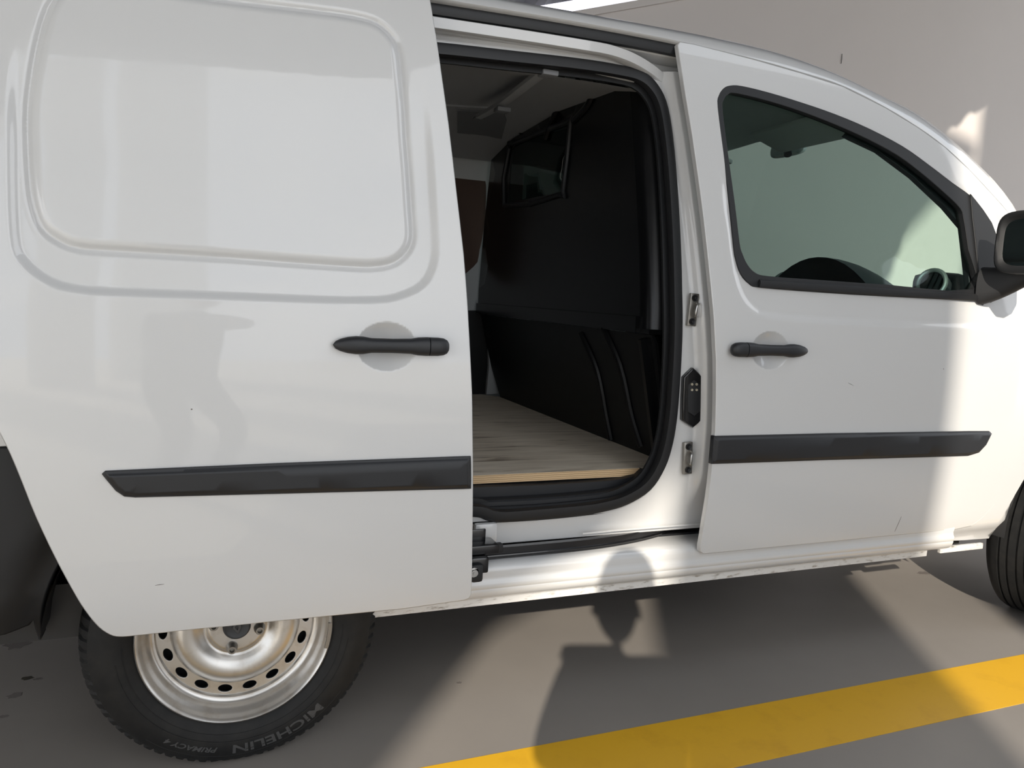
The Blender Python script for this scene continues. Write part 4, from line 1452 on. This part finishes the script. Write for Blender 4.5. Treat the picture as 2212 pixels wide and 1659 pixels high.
bones = [(0, 1), (1, 2), (2, 3), (3, 4), (2, 5), (5, 6), (6, 7), (7, 8), (2, 9), (9, 10), (10, 11), (11, 12), (0, 13), (13, 14), (14, 15), (15, 16), (0, 17), (17, 18), (18, 19), (19, 20)]
person = skinned('person', body_j, bones, 'cloth')
tag(person, 'person in dark clothes stooping to take the photograph, casting the shadow', 'person')
# head with face
hd = ag(.85, G0+.09, 1.345)
bm = bmesh.new(); bmesh.ops.create_uvsphere(bm, u_segments=28, v_segments=20, radius=1)
f3 = Vector((EG[0], EG[1], -.12)).normalized(); s3 = Vector((EA[0], EA[1], 0)); u3 = s3.cross(f3)
for v_ in bm.verts:
    x, y, z = v_.co
    w_ = .077*(1-.22*max(0, -z)); d_ = .098
    fwd = y*d_
    if y > 0:
        fwd += .018*math.exp(-((x/.18)**2+((z+.12)/.16)**2))      # nose
        fwd -= .010*(math.exp(-(((x-.42)/.2)**2+((z-.08)/.12)**2))+math.exp(-(((x+.42)/.2)**2+((z-.08)/.12)**2)))  # eye sockets
        fwd += .006*math.exp(-((x/.3)**2+((z+.45)/.08)**2))        # lips
    side = x*w_; upv = z*.122
    v_.co = Vector(hd)+s3*side+f3*fwd+u3*upv
me = bpy.data.meshes.new('head'); bm.to_mesh(me); bm.free(); me.materials.append(MAT['skin'])
me.polygons.foreach_set('use_smooth', [True]*len(me.polygons)); link(bpy.data.objects.new('head', me), person)
bm = bmesh.new(); bmesh.ops.create_uvsphere(bm, u_segments=28, v_segments=20, radius=1)
for v_ in list(bm.verts):
    x, y, z = v_.co
    v_.co = Vector(hd)+s3*(x*.083)+f3*(y*.103-.012)+u3*(z*.128+.008)
bmesh.ops.delete(bm, geom=[v_ for v_ in bm.verts if (v_.co-Vector(hd)).dot(u3) < -.02 + .55*max(0, (v_.co-Vector(hd)).dot(f3)+.02)], context='VERTS')
me = bpy.data.meshes.new('hair'); bm.to_mesh(me); bm.free(); me.materials.append(MAT['hair'])
me.polygons.foreach_set('use_smooth', [True]*len(me.polygons)); link(bpy.data.objects.new('hair', me), person)
for s in (-1, 1):
    bm = bmesh.new(); bmesh.ops.create_uvsphere(bm, u_segments=10, v_segments=8, radius=1)
    for v_ in bm.verts: v_.co = Vector(hd)+s3*(s*.078+v_.co.x*.008)+f3*(v_.co.y*.018-.008)+u3*(v_.co.z*.03-.005)
    me = bpy.data.meshes.new('ear'); bm.to_mesh(me); bm.free(); me.materials.append(MAT['skin']); link(bpy.data.objects.new('ear', me), person)


def hand(wrist, target, side):
    """palm and five fingers closing on the phone's edge"""
    w_ = np.array(wrist); t = np.array(target); f = (t-w_)/np.linalg.norm(t-w_); u = UP; s_ = RT*side
    j = [(tuple(w_), .022), (tuple(w_+f*.05), (.026, .018))]; bn = [(0, 1)]
    tip = t
    for k in range(4):
        base_ = w_+f*.06+u*(.024-.016*k); k0 = len(j)
        L_ = (.9, 1.0, .95, .78)[k]
        p1 = tip+s_*.014+u*(.028-.019*k)-FW*.012; p2 = p1-s_*.018*L_-FW*.012
        j += [(tuple(base_), .010), (tuple(p1), .0088), (tuple(p2), .0075)]
        bn += [(1, k0), (k0, k0+1), (k0+1, k0+2)]
    k0 = len(j)
    j += [(tuple(w_+f*.03+u*.02-FW*.01), .012), (tuple(tip+s_*.012+u*.035-FW*.03), .010), (tuple(tip-s_*.012+u*.038-FW*.032), .008)]
    bn += [(0, k0), (k0, k0+1), (k0+1, k0+2)]
    return skinned('hand', j, bn, 'skin', person, 0, 1)


pc = CAM-FW*.045+RT*.035-UP*.02
hand(J(.715, G0+.25, 1.03), pc-RT*.078, -1)
hand(J(.86, G0+.28, 1.06), pc+RT*.078, 1)
Rm = Matrix(((RT[0], UP[0], FW[0]), (RT[1], UP[1], FW[1]), (RT[2], UP[2], FW[2])))
phone = box('smartphone', tuple(pc), (.147, .071, .008), 'phone', None, .0035, Rm)
tag(phone, 'black phone held up by the stooping person', 'phone')
lathe_c = None

# ---- re-base the van's parts on its root -------------------------------------------------
for o in list(COL.objects):
    if o.parent is van: o.matrix_parent_inverse = van_inv
